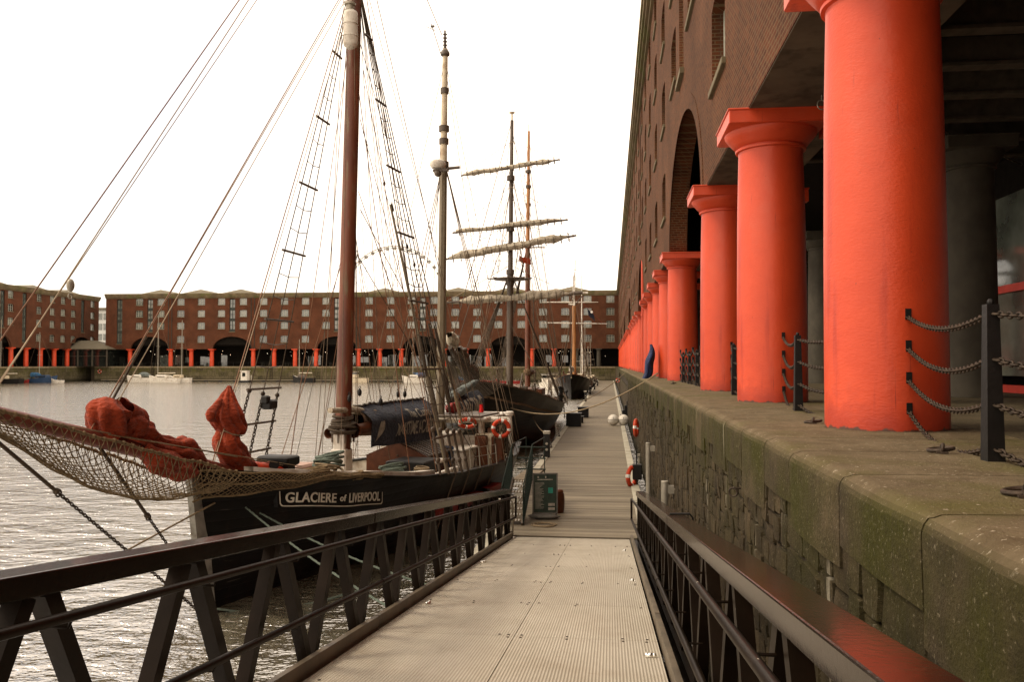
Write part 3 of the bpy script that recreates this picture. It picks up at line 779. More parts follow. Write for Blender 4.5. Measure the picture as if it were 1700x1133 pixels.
# ------------------------------------------------------------------ near quay and its wall
b = MB(); r = random.Random(9)
b.bb(3.3, 60, -20, YE, QZ-.3, QZ-.004)
b.obj('quay_paving', M['paving'], kind='structure')
b = MB(); b.bb(WX+.16, 60, -20, YE, -3, QZ-.31); b.obj('quay_ground', M['mortar'], kind='structure')
qw = empty('quay_wall', (WX, 0, 0), label='mossy quay wall of rubble stone with rounded granite coping, right of the gangway', cat='quay wall')
def coping_block(b, y0, y1, bot, r):
    NR = .11; prof = [(0, bot), (0, (bot+QZ-NR)/2), (0, QZ-NR)]
    for i in range(1, 7): a = PI/2*i/6; prof.append((NR-NR*math.cos(a), QZ-NR+NR*math.sin(a)))
    prof += [(.8, QZ+.004), (1.4, QZ+.002), (2.05, QZ), (2.05, QZ-.5), (.35, QZ-.5), (.35, bot)]
    ny = max(2, int((y1-y0)/.22)); P = []
    for j in range(ny+1):
        y = y0+(y1-y0)*j/ny; row = []
        edge = .014 if j in (0, ny) else 0
        for i, (x, z) in enumerate(prof):
            f = noise.noise(Vector((x*2, y*1.3, z*2.2)))*.012 if i < 11 else 0
            f2 = noise.noise(Vector((x*7, y*5, z*7)))*.006 if i < 11 else 0
            row.append((x+edge*(i < 9)+(f+f2)*(1 if i < 8 else .2), y, z-(edge if 6 <= i < 12 else 0)+(f*.5 if 7 < i < 11 else 0)))
        P.append(row)
    base = len(b.v); b.grid(P); n = len(prof)
    b.f.append(tuple(base+i for i in range(n))); b.m.append(0)
    b.f.append(tuple(base+ny*n+i for i in reversed(range(n)))); b.m.append(0)
y = -3.0; cb = MB(); k = 0; BOT = []
while y < 120:
    w_ = r.uniform(.95, 1.4); bot = QZ-(r.uniform(.52, .62) if k % 2 else r.uniform(.38, .45))
    coping_block(cb, y+.008, y+w_-.008, bot, r); BOT.append((y, y+w_, bot)); y += w_; k += 1
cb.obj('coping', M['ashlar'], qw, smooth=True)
YC = y
b = MB(); b.bb(0, 2.05, YC, YE, 1.2, QZ); b.bb(.03, 2, 62, YC, -.8, 2.7); b.bb(.04, 2, YC, YE, -.8, 1.19)
b.obj('distant_face', M['rubble'], qw)
b = MB(); b.bb(.062, .3, -3, 64, -2, 3.2); b.obj('backing', M['mortar'], qw)
def stones(b, y0, y1, z0, z1, r, lim):
    w_, h = y1-y0, z1-z0
    if w_ > lim*1.25 and (w_ > h*.95 or h < lim*.8):
        c = y0+w_*r.uniform(.36, .64); stones(b, y0, c, z0, z1, r, lim); stones(b, c, y1, z0, z1, r, lim); return
    if h > lim*1.0:
        c = z0+h*r.uniform(.36, .64); stones(b, y0, y1, z0, c, r, lim); stones(b, y0, y1, c, z1, r, lim); return
    N = 6 if y0 < 14 else 4; g = .005; KS = (-1, -.93, -.5, 0, .5, .93, 1) if N == 6 else (-1, -.92, 0, .92, 1); hy, hz_ = w_/2-g, h/2-g; cy2, cz = (y0+y1)/2, (z0+z1)/2
    dep = r.uniform(-.012, .012); tilt = r.uniform(-.012, .012); tz = r.uniform(-.02, .02); sk = r.uniform(-.12, .12); P = []
    pw = r.uniform(9, 24)
    for i in range(N+1):
        row = []
        for j in range(N+1):
            a, c = KS[i], KS[j]
            q = (abs(a)**pw+abs(c)**pw)**(1/pw) if (a or c) else 1
            m_ = max(abs(a), abs(c)); s = m_/q if q else 1
            aa, cc = a*s, c*s
            yy, zz = cy2+hy*aa+sk*hz_*cc*.5, cz+hz_*cc-sk*hy*aa*.4
            nn = noise.noise(Vector((yy*5, zz*5, 3)))*.012+noise.noise(Vector((yy*14, zz*14, 8)))*.006
            x = .03+dep*.8+tilt*a*.3+tz*c*.3-nn+(.004 if m_ > .9 else 0) if m_ < .99 else .09
            row.append((x, yy, zz))
        P.append(row)
    b.grid(P)
sb = MB(); r = random.Random(4); yy = -2.0
while yy < 62:
    wseg = r.uniform(.9, 1.6); yn = yy+wseg
    top = max(bt for a, c, bt in BOT if c > yy and a < yn)
    zz = -.3; 
    stones(sb, yy, yn, -.4, top+.02, r, r.choice((.30, .42, .55)) if yy < 32 else .7); yy = yn
sb.obj('rubble_stone', M['rubble'], qw, smooth=True, kind='stuff')
# iron rings in the wall face and lying on the quay
def ring_on_wall(y, z):
    b = MB(); b.torus((-.04, 0, 0), .042, .009, (.5, 1, .1), 20, 8); b.tube([(.08, 0, .04), (-.03, 0, .04)], .010, 8); b.ball((-.03, 0, .042), .016, 8, 6)
    o = b.obj('mooring_ring', M['iron'], None, smooth=True, label='rusty iron ring hanging on the rubble face of the quay wall', cat='mooring ring'); o.location = (WX, y, z); return o
q = atX(1224, 818, WX); ring_on_wall(q.y, q.z)
rg = MB(); rg.torus((0, 0, .018), .078, .013, (0, .12, 1), 26, 8); rg.torus((-.075, 0, .028), .03, .012, (0, 1, .2), 16, 8); rg.box((-.075, 0, .006), (.08, .07, .012))
rgm = rg.mesh('quay_ring', M['iron'], smooth=True)
for px, py, l in ((1562, 752, 'iron mooring ring lying on the quay edge in front of the nearest red column'), (1350, 704, 'iron mooring ring lying on the quay between the two biggest columns'),
                  (1698, 824, 'iron mooring ring lying on the quay edge at the right border of the view'), (1118, 638, 'small iron ring on the quay below the row of chain posts')):
    q = on(px, py, QZ); o = mo('mooring_ring', rgm, None, label=l, cat='mooring ring', group='iron rings lying on the quay'); o.location = (q.x, q.y, QZ+.005); o.rotation_euler.z = R(75)

# ------------------------------------------------------------------ chain fences between the columns
def chain_fence(y, y0, y1, label, x=2.38, link=.05, zo=0):
    bx = .27 if y1-y0 > 3 else 0; root = empty('chain_fence', (x, y, QZ), label=label, cat='chain fence', group='chain fences between the red columns')
    b = MB(); b.add([(-.052, -.052, 0), (.052, -.052, 0), (.052, .052, 0), (-.052, .052, 0), (-.036, -.036, .97), (.036, -.036, .97), (.036, .036, .97), (-.036, .036, .97)],
                    [(3, 2, 1, 0), (4, 5, 6, 7), (0, 1, 5, 4), (1, 2, 6, 5), (2, 3, 7, 6), (3, 0, 4, 7)])
    b.ball((0, 0, .985), .022, 8, 6); b.obj('post', M['black'], root)
    for z in (1.04, .76, .48, .21):
        for e in (y0, y1):
            if e is None: continue
            d = e-y; b = MB(); b.chain(sagline((0, .04*(1 if d > 0 else -1), z-.13), (bx, d, z-.02), .10 if z > .9 else .13+.03*(z < .3), 26), link, link*.17)
            b.obj('chain', M['iron'], root, smooth=2)
            b = MB(); b.box((bx, d, z+.0), (.05, .06, .10)); b.obj('bracket', M['black'], root)
    return root
r_ = .52
chain_fence(A0-2.8, A0-5.6+r_, A0-r_, 'chain fence with a tapered black post in front of the nearest red column', x=2.34)
chain_fence(A0+2.8, A0+r_, A0+5.6-r_, 'chain fence with a black post between the two thickest red columns')
chain_fence(A0+8.4, A0+5.6+r_, A0+11.2-r_, 'chain fence half hidden between the second and third red column')
for i, y in enumerate((A0+13.4, A0+15.4, A0+17.6, A0+19.8)):
    chain_fence(y, y-1.0, y+1.1, ['black chain post under the big arch, the one nearest the camera', 'black chain post under the big arch, second from the camera',
                'black chain post under the big arch, third from the camera', 'black chain post under the big arch, farthest from the camera'][i], link=.06)
# ------------------------------------------------------------------ pontoon
pt = empty('pontoon', (0, 0, PZ), kind='structure')
b = MB(); y = 19.7; r = random.Random(11); XL, XR = -2.93, .93
while y < 205:
    w_ = .14 if y < 90 else .3
    b.bb(XL+.27, XR-.27, y+.004, y+w_-.004, -.04, r.uniform(-.003, .003)); y += w_
b.obj('plank', M['plank'], pt, kind='stuff')
b = MB(); y = 14.0
while y < 205:
    for x0, x1 in ((XL, XL+.265), (XR-.265, XR)): b.cbox(((x0+x1)/2, y+1.5, -.02), (x1-x0, 2.99, .09), .012)
    y += 3
b.obj('edge_kerb', M['conc'], pt)
b = MB(); b.bb(XL+.05, XR-.05, 14, 205, -.8, -.07); b.bb(XL+.3, XR-.3, 14, 19.69, -.069, -.03); b.obj('hull', M['black'], pt)

# ------------------------------------------------------------------ gangway sloping down to the pontoon
S = (4-1.55)/19.45
def gz(y): return EYE-1.55-S*y          # deck level at y
Y0, Y1 = -1.0, 19.6
gw = empty('gangway', (0, 0, 0), label='brown steel truss gangway with ribbed pale decking sloping down to the pontoon', cat='gangway')
b = MB(); y = Y1; r = random.Random(3); XA, XM, XB = -2.22, -.9, .42
while y > Y0:
    L_ = 1.95
    for x0, x1 in ((XA, XM-.004), (XM+.004, XB)):
        ya = y-L_+.008; 
        b.add([(x0, ya, gz(ya)), (x1, ya, gz(ya)), (x1, y, gz(y)), (x0, y, gz(y)), (x0, ya, gz(ya)-.05), (x1, ya, gz(ya)-.05), (x1, y, gz(y)-.05), (x0, y, gz(y)-.05)],
              [(0, 1, 2, 3), (7, 6, 5, 4), (0, 4, 5, 1), (1, 5, 6, 2), (2, 6, 7, 3), (3, 7, 4, 0)])
    y -= L_
b.obj('deck_panel', M['gdeck'], gw)
b = MB(); y = Y1; rb = random.Random(77)
while y > Y0:
    for x in (-2.12, -1.6, -1.05, -.96, -.84, -.4, .1, .33):
        for dy in (.06, -.06):
            if rb.random() < .75: b.lathe([(.013, 0), (.013, .004), (.006, .006)], (x+rb.uniform(-.01, .01), y-1.95+dy, gz(y-1.95+dy)+.001), 8)
    y -= 1.95
b.obj('deck_bolts', M['iron'], gw, kind='stuff')
b = MB(); b.beam((-.9, Y0, gz(Y0)-.16), (-.9, Y1, gz(Y1)-.16), 2.7, .08)
y = Y1-.2
while y > Y0: b.beam((-2.35, y, gz(y)-.26), (.55, y, gz(y)-.26), .1, .14); y -= 1.3
b.obj('underframe', M['steel'], gw)
up = Vector((0, S, 1)).normalized()
for sx, X, Xr, Xt, mm in ((-1, -2.39, -2.22, -2.275, 'railgloss'), (1, .667, .48, .47, 'railgloss')):
    sd = 'left' if sx < 0 else 'right'
    tr = MB(); joints = (8.8,) if sx > 0 else (8.1,); js = sorted([Y0, *joints, Y1])
    for a, c in zip(js, js[1:]):
        tr.beam((X, a+.012, gz(a)+1.06), (X, c-.012, gz(c)+1.06), .19, .10, up)
    o = tr.obj('top_rail', M[mm], gw)
    md = o.modifiers.new('bevel', 'BEVEL'); md.width = .008; md.segments = 2
    bt = MB(); bt.beam((X, Y0, gz(Y0)-.12), (X, Y1, gz(Y1)-.12), .14, .16, up); bt.obj('bottom_rail', M['steel'], gw)
    # warren truss diagonals, each a flat box
    y = Y1-.1; k = 0
    while y > Y0+.7:
        a, c = (y, y-.6); zt, zb = 1.01, -.04
        p, q = ((X, a, gz(a)+zb), (X, c+.04, gz(c)+zt)) if k % 2 == 0 else ((X, a-.04, gz(a)+zt), (X, c, gz(c)+zb))
        d = MB(); d.beam(p, q, .085, .085, (0, 1, .2)); d.obj('truss_bar', M['steel'], gw); y -= .65; k += 1
    d = MB(); d.beam((X, Y1-.04, gz(Y1)-.1), (X, Y1-.04, gz(Y1)+1.0), .13, .08, (0, 1, 0)); d.obj('end_post', M['steel'], gw)
    for hh, rr in ((.92, .024), (.44, .024)):
        t = MB(); t.tube([(Xr, Y0, gz(Y0)+hh), (Xr, Y1+.25, gz(Y1+.25)+hh)], rr, 12)
        y = Y1-.7
        while y > Y0: t.tube([(Xr, y, gz(y)+hh-.005), (Xr-.02*-sx, y, gz(y)+hh-.05), (X-.05*sx, y, gz(y)+hh-.05)], .008, 5); y -= 1.3
        for j in joints: t.tube([(Xr, j-.02, gz(j-.02)+hh), (Xr, j+.02, gz(j+.02)+hh)], rr+.004, 12)
        t.obj('handrail', M['steel'], gw, smooth=True)
    t = MB(); t.tube([(Xr, Y1+.25, gz(Y1)+.98-.1), (Xr, Y1+.25, gz(Y1)+.40)], .024, 8); t.obj('rail_end', M['steel'], gw)
    t = MB()
    for a, c in zip(js, js[1:]): t.beam((Xt, a+.01, gz(a)+.045), (Xt, c-.01, gz(c)+.045), .05, .13, up)
    t.obj('toe_board', M['toe'], gw)
cl = MB(); cl.ball((0, 0, .012), .035, 8, 6, (1, .8, .6)); cl.ball((-.028, .01, .012), .02, 8, 6); cl.ball((.03, -.01, .012), .02, 8, 6); cl.box((0, 0, .004), (.1, .06, .008)); clm = cl.mesh('deck_cleat', M['chrome'], smooth=True)
for i, (px, py) in enumerate([(802, 935), (711, 1004), (853, 894), (1037, 916), (1050, 966), (1080, 1092)]):
    u_, up_ = ray(px, py); 
    # intersect the sloping deck
    dirv = Vector((u_*CY-SY, u_*SY+CY, up_)); t = -1.55/(dirv.z+S*dirv.y); q = Vector((0, 0, EYE))+dirv*t
    o = mo('deck_cleat', clm, gw); o.location = (q.x, q.y, q.z+.003); o.rotation_euler = (-math.atan(S), 0, r.uniform(0, 3))
b = MB(); q = atX(1245, 852, .78)
b.tube([(.60, 8.8, gz(8.8)+1.125), (.80, 8.8, gz(8.8)+1.13), (.83, 8.8, gz(8.8)+1.09), (.83, 8.8, gz(8.8)+.9)], .012, 6); b.obj('cable_hoop', M['black'], gw)
b = MB(); q = on(851, 889, PZ); b.tube([(q.x, q.y, PZ), (q.x, q.y, PZ+.75), (q.x-.05, q.y, PZ+.82), (q.x-.35, q.y+.05, PZ+.82)], .022, 8); b.tube([(q.x, q.y, PZ+.1), (q.x-.35, q.y-.3, PZ+.02)], .02, 8); b.tube([(q.x, q.y, PZ+.8), (q.x-.2, q.y, PZ+.3)], .015, 6)
b.obj('stanchion', M['galv'], None, smooth=True, label='thin pale bent metal stanchion at the foot of the gangway, left side', cat='stanchion')

# ------------------------------------------------------------------ things on the pontoon
def lifebuoy_mesh(R_=.29, r0=.075):
    b = MB(); b.torus((0, 0, 0), R_, r0, (0, 1, 0), 40, 12, seg=lambda i: 1 if (i % 10) in (0, 1) else 0)
    t = MB()
    for k in range(4):
        a0 = 2*PI*k/4+.15
        pts = [((R_+r0+.012+.03*math.sin(PI*j/8))*math.cos(a0+PI/2*j/8*.95), 0, (R_+r0+.012+.03*math.sin(PI*j/8))*math.sin(a0+PI/2*j/8*.95)) for j in range(9)]
        t.tube(pts, .007, 5)
    return b.mesh('ring', [M['orange'], M['buoywhite']], smooth=True), t.mesh('grab_line', M['rope'])
LBM = lifebuoy_mesh()
def lifebuoy(loc, rz, rx=0, label='', sc=1):
    o = empty('lifebuoy', loc, rz, label=label, cat='lifebuoy', group='orange lifebuoys'); o.rotation_euler = (rx, 0, rz); o.scale = (sc,)*3
    mo('ring', LBM[0], o); mo('grab_line', LBM[1], o); return o
q = atX(1062, 792, .95); 
b = MB(); b.cbox((0, 0, .45), (.3, .34, .5), .02); b.box((0, 0, .1), (.06, .06, .2)); b.box((-.02, 0, .9), (.04, .05, .5))
o = b.obj('buoy_stand', M['black'], None, label='black box stand carrying the nearest lifebuoy at the pontoon edge', cat='stand'); o.location = (.87, q.y+.1, PZ)
lifebuoy((.70, q.y, q.z), R(62), 0, 'orange lifebuoy with white bands standing at the end of the right gangway rail')
q = atX(1056, 711, .98); lifebuoy((.98, q.y, q.z), R(80), 0, 'orange lifebuoy half way along the pontoon beside the two white floats', 1.0)
b = MB(); b.box((0, 0, .25), (.07, .07, .5)); b.box((0, 0, .6), (.1, .1, .1)); o = b.obj('buoy_post', M['galv'], None, label='small metal post holding the middle lifebuoy', cat='post'); o.location = (1.08, q.y+.05, PZ-.1)
q = atX(1026, 632, .98); lifebuoy((.95, q.y, q.z), R(30), 0, 'small distant lifebuoy far down the pontoon near the foot of the wall', .8)
for i, (px, py0, py1, l) in enumerate([(1102, 828, 800, 'grey mooring pile against the quay wall just past the gangway end'), (1075, 760, 736, 'grey mooring pile by the quay wall farther along, beside the middle lifebuoy')]):
    q = atX(px, py1, 1.08); b = MB(); b.tube([(0, 0, -1.5), (0, 0, q.z)], .075, 14); b.box((.12, 0, q.z-.16), (.26, .1, .16)); b.lathe([(.078, q.z), (.07, q.z+.01), (.0, q.z+.012)], n=14)
    o = b.obj('mooring_pile', M['galv'], None, smooth=True, label=l, cat='pile'); o.location = (1.1, q.y, 0)
# two white floats
for i, (px, l) in enumerate([(1018, 'round white mooring float, left one of the pair on the pontoon'), (1035, 'round white mooring float, right one of the pair by the wall')]):
    q = on(px, 707, PZ); rt = empty('mooring_float', (q.x, q.y, PZ), label=l, cat='float', group='pair of white mooring floats')
    b = MB(); b.ball((0, 0, .36), .36, 24, 16); b.obj('ball', M['white'], rt, smooth=2)
    b = MB(); b.torus((0, 0, .34), .362, .012, (0, .15, 1), 28, 6); b.obj('seam', M['grey'], rt); b = MB(); b.torus((0, -.34, .5), .05, .015, (1, 0, 0), 12, 6); b.obj('eye', M['iron'], rt)
q = on(1034, 694, PZ); b = MB()
for i in range(4): b.box((i*.16, 0, .1+i*.17), (.17, .7, .2+i*.34))
o = b.obj('black_steps', M['black'], None, label='small black stepped block against the wall behind the white floats', cat='steps'); o.location = (q.x-.1, q.y+.8, PZ)
# timber boxes and pedestals along the left edge
for i, (px, py, sz, l) in enumerate([(952, 709, (.95, .8, .82), 'dark timber boarding box nearest the camera at the pontoon edge'), (968, 694, (.8, .9, .75), 'dark timber boarding box behind the nearest one'), (962, 703, (.5, .5, .42), 'low dark wooden step beside the boarding boxes')]):
    q = on(px, py, PZ); b = MB(); b.cbox((0, 0, sz[2]/2), sz, .02)
    for z in (.25, .5, .75): b.box((0, 0, sz[2]*z), (sz[0]+.012, sz[1]+.012, .012))
    b.box((0, 0, sz[2]+.02), (sz[0]+.1, sz[1]+.1, .04))
    o = b.obj('timber_box', M['black'], None, label=l, cat='box', group='dark timber boxes on the pontoon'); o.location = (q.x, q.y+sz[1]/2, PZ)
ped = MB(); ped.cbox((0, 0, .5), (.26, .26, 1.0), .015); pm = ped.mesh('cabinet', M['black'])
ped = MB(); ped.cbox((0, 0, 1.07), (.3, .3, .14), .02); pm2 = ped.mesh('cap', M['galv']); ped = MB()
for z in (.35, .6): ped.tube([(0, -.125, z), (0, -.18, z)], .055, 10)
pm3 = ped.mesh('socket', M['galv'])
for i, (px, py) in enumerate([(908, 760), (972, 667), (980, 655), (987, 647), (992, 641)]):
    q = on(px, py, PZ); o = empty('service_pedestal', (max(q.x, XL+.16), q.y, PZ), label='black pedestal with pale cap on the pontoon edge, '+['the one nearest the camera', 'second from the camera', 'third from the camera', 'fourth from the camera', 'farthest of the row'][i], cat='pedestal', group='service pedestals along the pontoon')
    mo('cabinet', pm, o); mo('cap', pm2, o); mo('socket', pm3, o)
cb = MB(); cb.cbox((0, 0, .03), (.3, .1, .05), .01); cb.tube([(-.2, 0, .13), (.2, 0, .13)], .022, 8); cb.tube([(-.07, 0, .04), (-.07, 0, .13)], .02, 6); cb.tube([(.07, 0, .04), (.07, 0, .13)], .02, 6); cbm = cb.mesh('mooring_cleat', M['iron'], smooth=True)
for i, y in enumerate((29, 35.5, 40.2, 46.5, 57, 75)):
    o = mo('mooring_cleat', cbm, None, label='black mooring cleat on the pale left kerb of the pontoon', cat='cleat', group='mooring cleats on the left pontoon kerb'); o.location = (XL+.13, y, PZ+.02); o.rotation_euler.z = R(90)
# notice board on a stand
q = on(905, 862, PZ); nb = empty('notice_board', (q.x, q.y, PZ), R(12), label='tall green framed notice board with pale print standing on the pontoon', cat='notice board')
b = MB(); Wn, z0, z1 = .62, .15, 1.16
b.beam((-Wn/2, 0, z0), (-Wn/2, 0, z1), .035, .035, (0, 1, 0)); b.beam((Wn/2, 0, z0), (Wn/2, 0, z1), .035, .035, (0, 1, 0)); b.beam((-Wn/2-.017, 0, z0), (Wn/2+.017, 0, z0), .036, .036); b.beam((-Wn/2-.017, 0, z1), (Wn/2+.017, 0, z1), .036, .036)
b.beam((-Wn/2, .02, z0), (-Wn/2, .35, 0), .03, .03); b.beam((Wn/2, .02, z0), (Wn/2, .35, 0), .03, .03); b.obj('frame', M['grey'], nb)
b = MB(); b.bb(-Wn/2, Wn/2, -.008, .01, z0, z1); b.obj('panel', M['board'], nb)
b = MB(); rr = random.Random(6)
for i in range(22):
    z = .92-i*.031; w_ = rr.uniform(.12, .26); b.bb(-.26, -.26+w_, -.012, -.0085, z, z+.010)
b.bb(.08, .25, -.012, -.0085, .22, .29); b.bb(.08, .25, -.012, -.0085, .33, .40)
b.bb(-.2, .2, -.012, -.0085, 1.0, 1.022); b.bb(-.2, -.16, -.012, -.0085, 1.05, 1.1); b.bb(.0, .03, -.012, -.0085, 1.05, 1.1)
b.obj('print', M['lettergrey'], nb)
b = MB(); b.bb(.08, .2, -.013, -.0085, .66, .80); b.obj('picture', M['teal'], nb)
q = on(925, 852, PZ); b = MB(); b.lathe([(.17, 0), (.19, .12), (.20, .3), (.19, .45), (.17, .52)], n=20); b.ball((0, 0, .55), .17, 14, 8, (1, 1, .5)); b.tube([(-.06, .1, .5), (-.06, .1, .85)], .03, 8)
o = b.obj('brown_tub', M['brownw'], None, smooth=True, label='brown wooden tub with a bundled top behind the notice board', cat='tub'); o.location = (q.x, q.y+.1, PZ)
q = on(904, 862, PZ); b = MB(); P = []
for i in range(15):
    t = i/14; row = []
    for k in range(14):
        a = 2*PI*k/14; s_ = math.sin(PI*min(1, t*1.05))**.5*.5+.02
        row.append((-.42+.84*t, .22*s_*math.cos(a)*1.5, .075+.13*s_*math.sin(a)+noise.noise(Vector((t*4, a, 2)))*.03))
    P.append(row+[row[0]])
b.grid(P); o = b.obj('grey_sack', M['grey'], None, smooth=2, label='limp grey sack lying in front of the notice board', cat='sack'); o.location = (q.x, q.y-.05, PZ)
def coil(name, loc, R_, r0, turns, m, label, sq=1, lay=1, seed=1, parent=None):
    rr = random.Random(seed); pts = []
    for i in range(turns*18):
        a = 2*PI*i/18; k = i/(turns*18); ra = R_*(1-.5*k if lay == 1 else 1-.12*math.sin(i*.9))
        pts.append((ra*math.cos(a)+rr.uniform(-.01, .01), ra*sq*math.sin(a)+rr.uniform(-.01, .01), r0+(k*r0*2*turns*.8 if lay > 1 else rr.uniform(0, .012))))
    b = MB(); b.tube(pts, r0, 6); o = b.obj(name, m, parent, smooth=2, **({} if parent else dict(label=label, cat='rope'))); o.location = loc; return o
q = on(903, 873, PZ); coil('rope_coil', (q.x, q.y, PZ), .33, .013, 4, M['rope'], 'flat coil of tan rope on the planks by the gangway end')
# boarding steps with green netting
q0 = on(858, 872, PZ); bs = empty('boarding_steps', (q0.x-.1, q0.y, PZ), R(-4), label='steep boarding steps with pale studded treads and green netting at the ship side', cat='steps')
sd = MB(); tr = MB(); stu = MB(); n = 8; W_ = .42
for i in range(n):
    z = .1+i*.115; y = i*.17
    t_ = MB(); t_.box((0, y+.1, z), (W_, .2, .03)); t_.obj('tread', M['deckw'], bs)
    for k in range(5): stu.box((-W_/2+.06+k*.075, y-.002, z+.022), (.03, .02, .045), ry=.3)
stu.obj('tread_studs', M['buoywhite'], bs)
for s in (-1, 1): sd.beam((s*(W_/2+.03), -.05, 0), (s*(W_/2+.03), n*.17, n*.115+.02), .04, .16)
sd.obj('stringer', M['mast3'], bs)
hr = MB()
for s in (-1, 1):
    hr.tube([(s*(W_/2+.06), -.05, .02), (s*(W_/2+.06), -.05, .95), (s*(W_/2+.06), n*.17, n*.115+.95), (s*(W_/2+.06), n*.17, n*.115)], .014, 8)
    hr.tube([(s*(W_/2+.06), n*.17, n*.115+.95), (s*(W_/2+.06), n*.17+2.2, n*.115+.95), (s*(W_/2+.06), n*.17+2.2, n*.115-.9)], .014, 8)
hr.tube([(-W_/2-.06, n*.17+.8, n*.115+.8), (W_/2+.3, n*.17+.8, n*.115+.8)], .02, 8); hr.tube([(-W_/2-.06, n*.17+.8, n*.115+.5), (W_/2+.3, n*.17+.8, n*.115+.5)], .02, 8); hr.tube([(-W_/2-.06, n*.17+.8, n*.115+.2), (W_/2+.3, n*.17+.8, n*.115+.2)], .02, 8)
hr.obj('handrail', M['green'], bs, smooth=True)
for s in (-1, 1):
    nt_ = MB(); x = s*(W_/2+.065)
    for i in range(30):
        a = i/29; y = a*n*.17; zb = a*n*.115+.05
        for dd in (-.32, .32): 
            y2 = min(max(y+dd, 0), n*.17); nt_.tube([(x, y, zb), (x, y2, y2/(n*.17)*n*.115+.9)], .006, 3, cap=False)
    nt_.obj('green_netting', M['green'], bs)
b = MB(); b.box((0, n*.17+1.1, n*.115), (W_+.1, 2.2, .05)); b.obj('landing', M['deckw'], bs)
# blue tarp hanging over a column side, far along the wall
q = atX(1082, 605, 1.75); b = MB(); P = []
zt, zb = atX(1084, 572, 1.8).z, atX(1080, 636, 1.5).z
for i in range(16):
    t = i/15; row = []; z = zt+(zb-zt)*t; w_ = .05+.13*min(1, t*2.6)
    for k in range(16):
        a = 2*PI*k/16; row.append((.9*w_*math.cos(a)*(1+.25*math.sin(5*a+t*3))-.30*t**3+.05*math.sin(t*9), 2.2*w_*math.sin(a)*(1+.2*math.sin(4*a+t*5)), z))
    P.append(row+[row[0]])
b.grid(P); o = b.obj('blue_tarp', M['bluecloth'], None, smooth=2, label='crumpled blue tarpaulin tied to a red column and draped over the quay edge', cat='tarpaulin'); o.location = (1.72, q.y, 0)
# mooring ropes crossing to the quay
for (a, c, sag, l) in [(at(815, 663, 42), atX(1092, 620, 1.75), 1.1, 'long tan mooring rope sagging from the second ship across the pontoon to the quay'),
                       (at(958, 671, 62), atX(1046, 612, 1.75), .3, 'tan mooring rope from the distant hulls up to the far part of the quay')]:
    b = MB(); b.tube(sagline(a, c, sag, 24), .028, 6); b.obj('mooring_rope', M['rope'], None, smooth=2, label=l, cat='rope')
b = MB(); b.tube(sagline(at(881, 682, 46), Vector((XL+.16, 36.3, 1.55)), .25, 12), .02, 5); b.obj('mooring_rope', M['rope'], None, smooth=2, label='pale mooring rope from the second hull down to the nearest black pedestal', cat='rope')
# green mooring lines of the first ship
for i, (a, c, l) in enumerate([(at(408, 843, 15.6), Vector((-2.5, 11.4, .9)), 'thick green white mooring line running down from the bow towards the gangway'), (at(428, 850, 15.9), Vector((-2.6, 13.6, .8)), 'second green white mooring line from the bow, just right of the first')]):
    pts = sagline(a, c, .12, 30); b = MB(); rr = .017
    for ph in (0, 2*PI/3, 4*PI/3):
        T = (Vector(c)-Vector(a)).normalized(); u, v = perp(T); Lr = (Vector(c)-Vector(a)).length
        pp = [Vector(pts[0]).lerp(Vector(pts[-1]), j/160)-Vector((0, 0, 4*.12*(j/160)*(1-j/160)))+(u*math.cos(ph+j/160*Lr*14)+v*math.sin(ph+j/160*Lr*14))*rr*.55 for j in range(161)]
        b.tube(pp, rr*.6, 5)
    b.obj('mooring_line', M['greenrope'], None, smooth=2, label=l, cat='rope')
for (pts, l) in [([(360, 1012, 15.4), (430, 1018, 15.6), (520, 1002, 16), (600, 980, 16.4)], 'pale slack rope hanging in a curve low along the black bow')]:
    b = MB(); b.tube(catmull([at(*p) for p in pts], 8), .022, 6); b.obj('slack_rope', M['greenrope'], None, smooth=2, label=l, cat='rope')
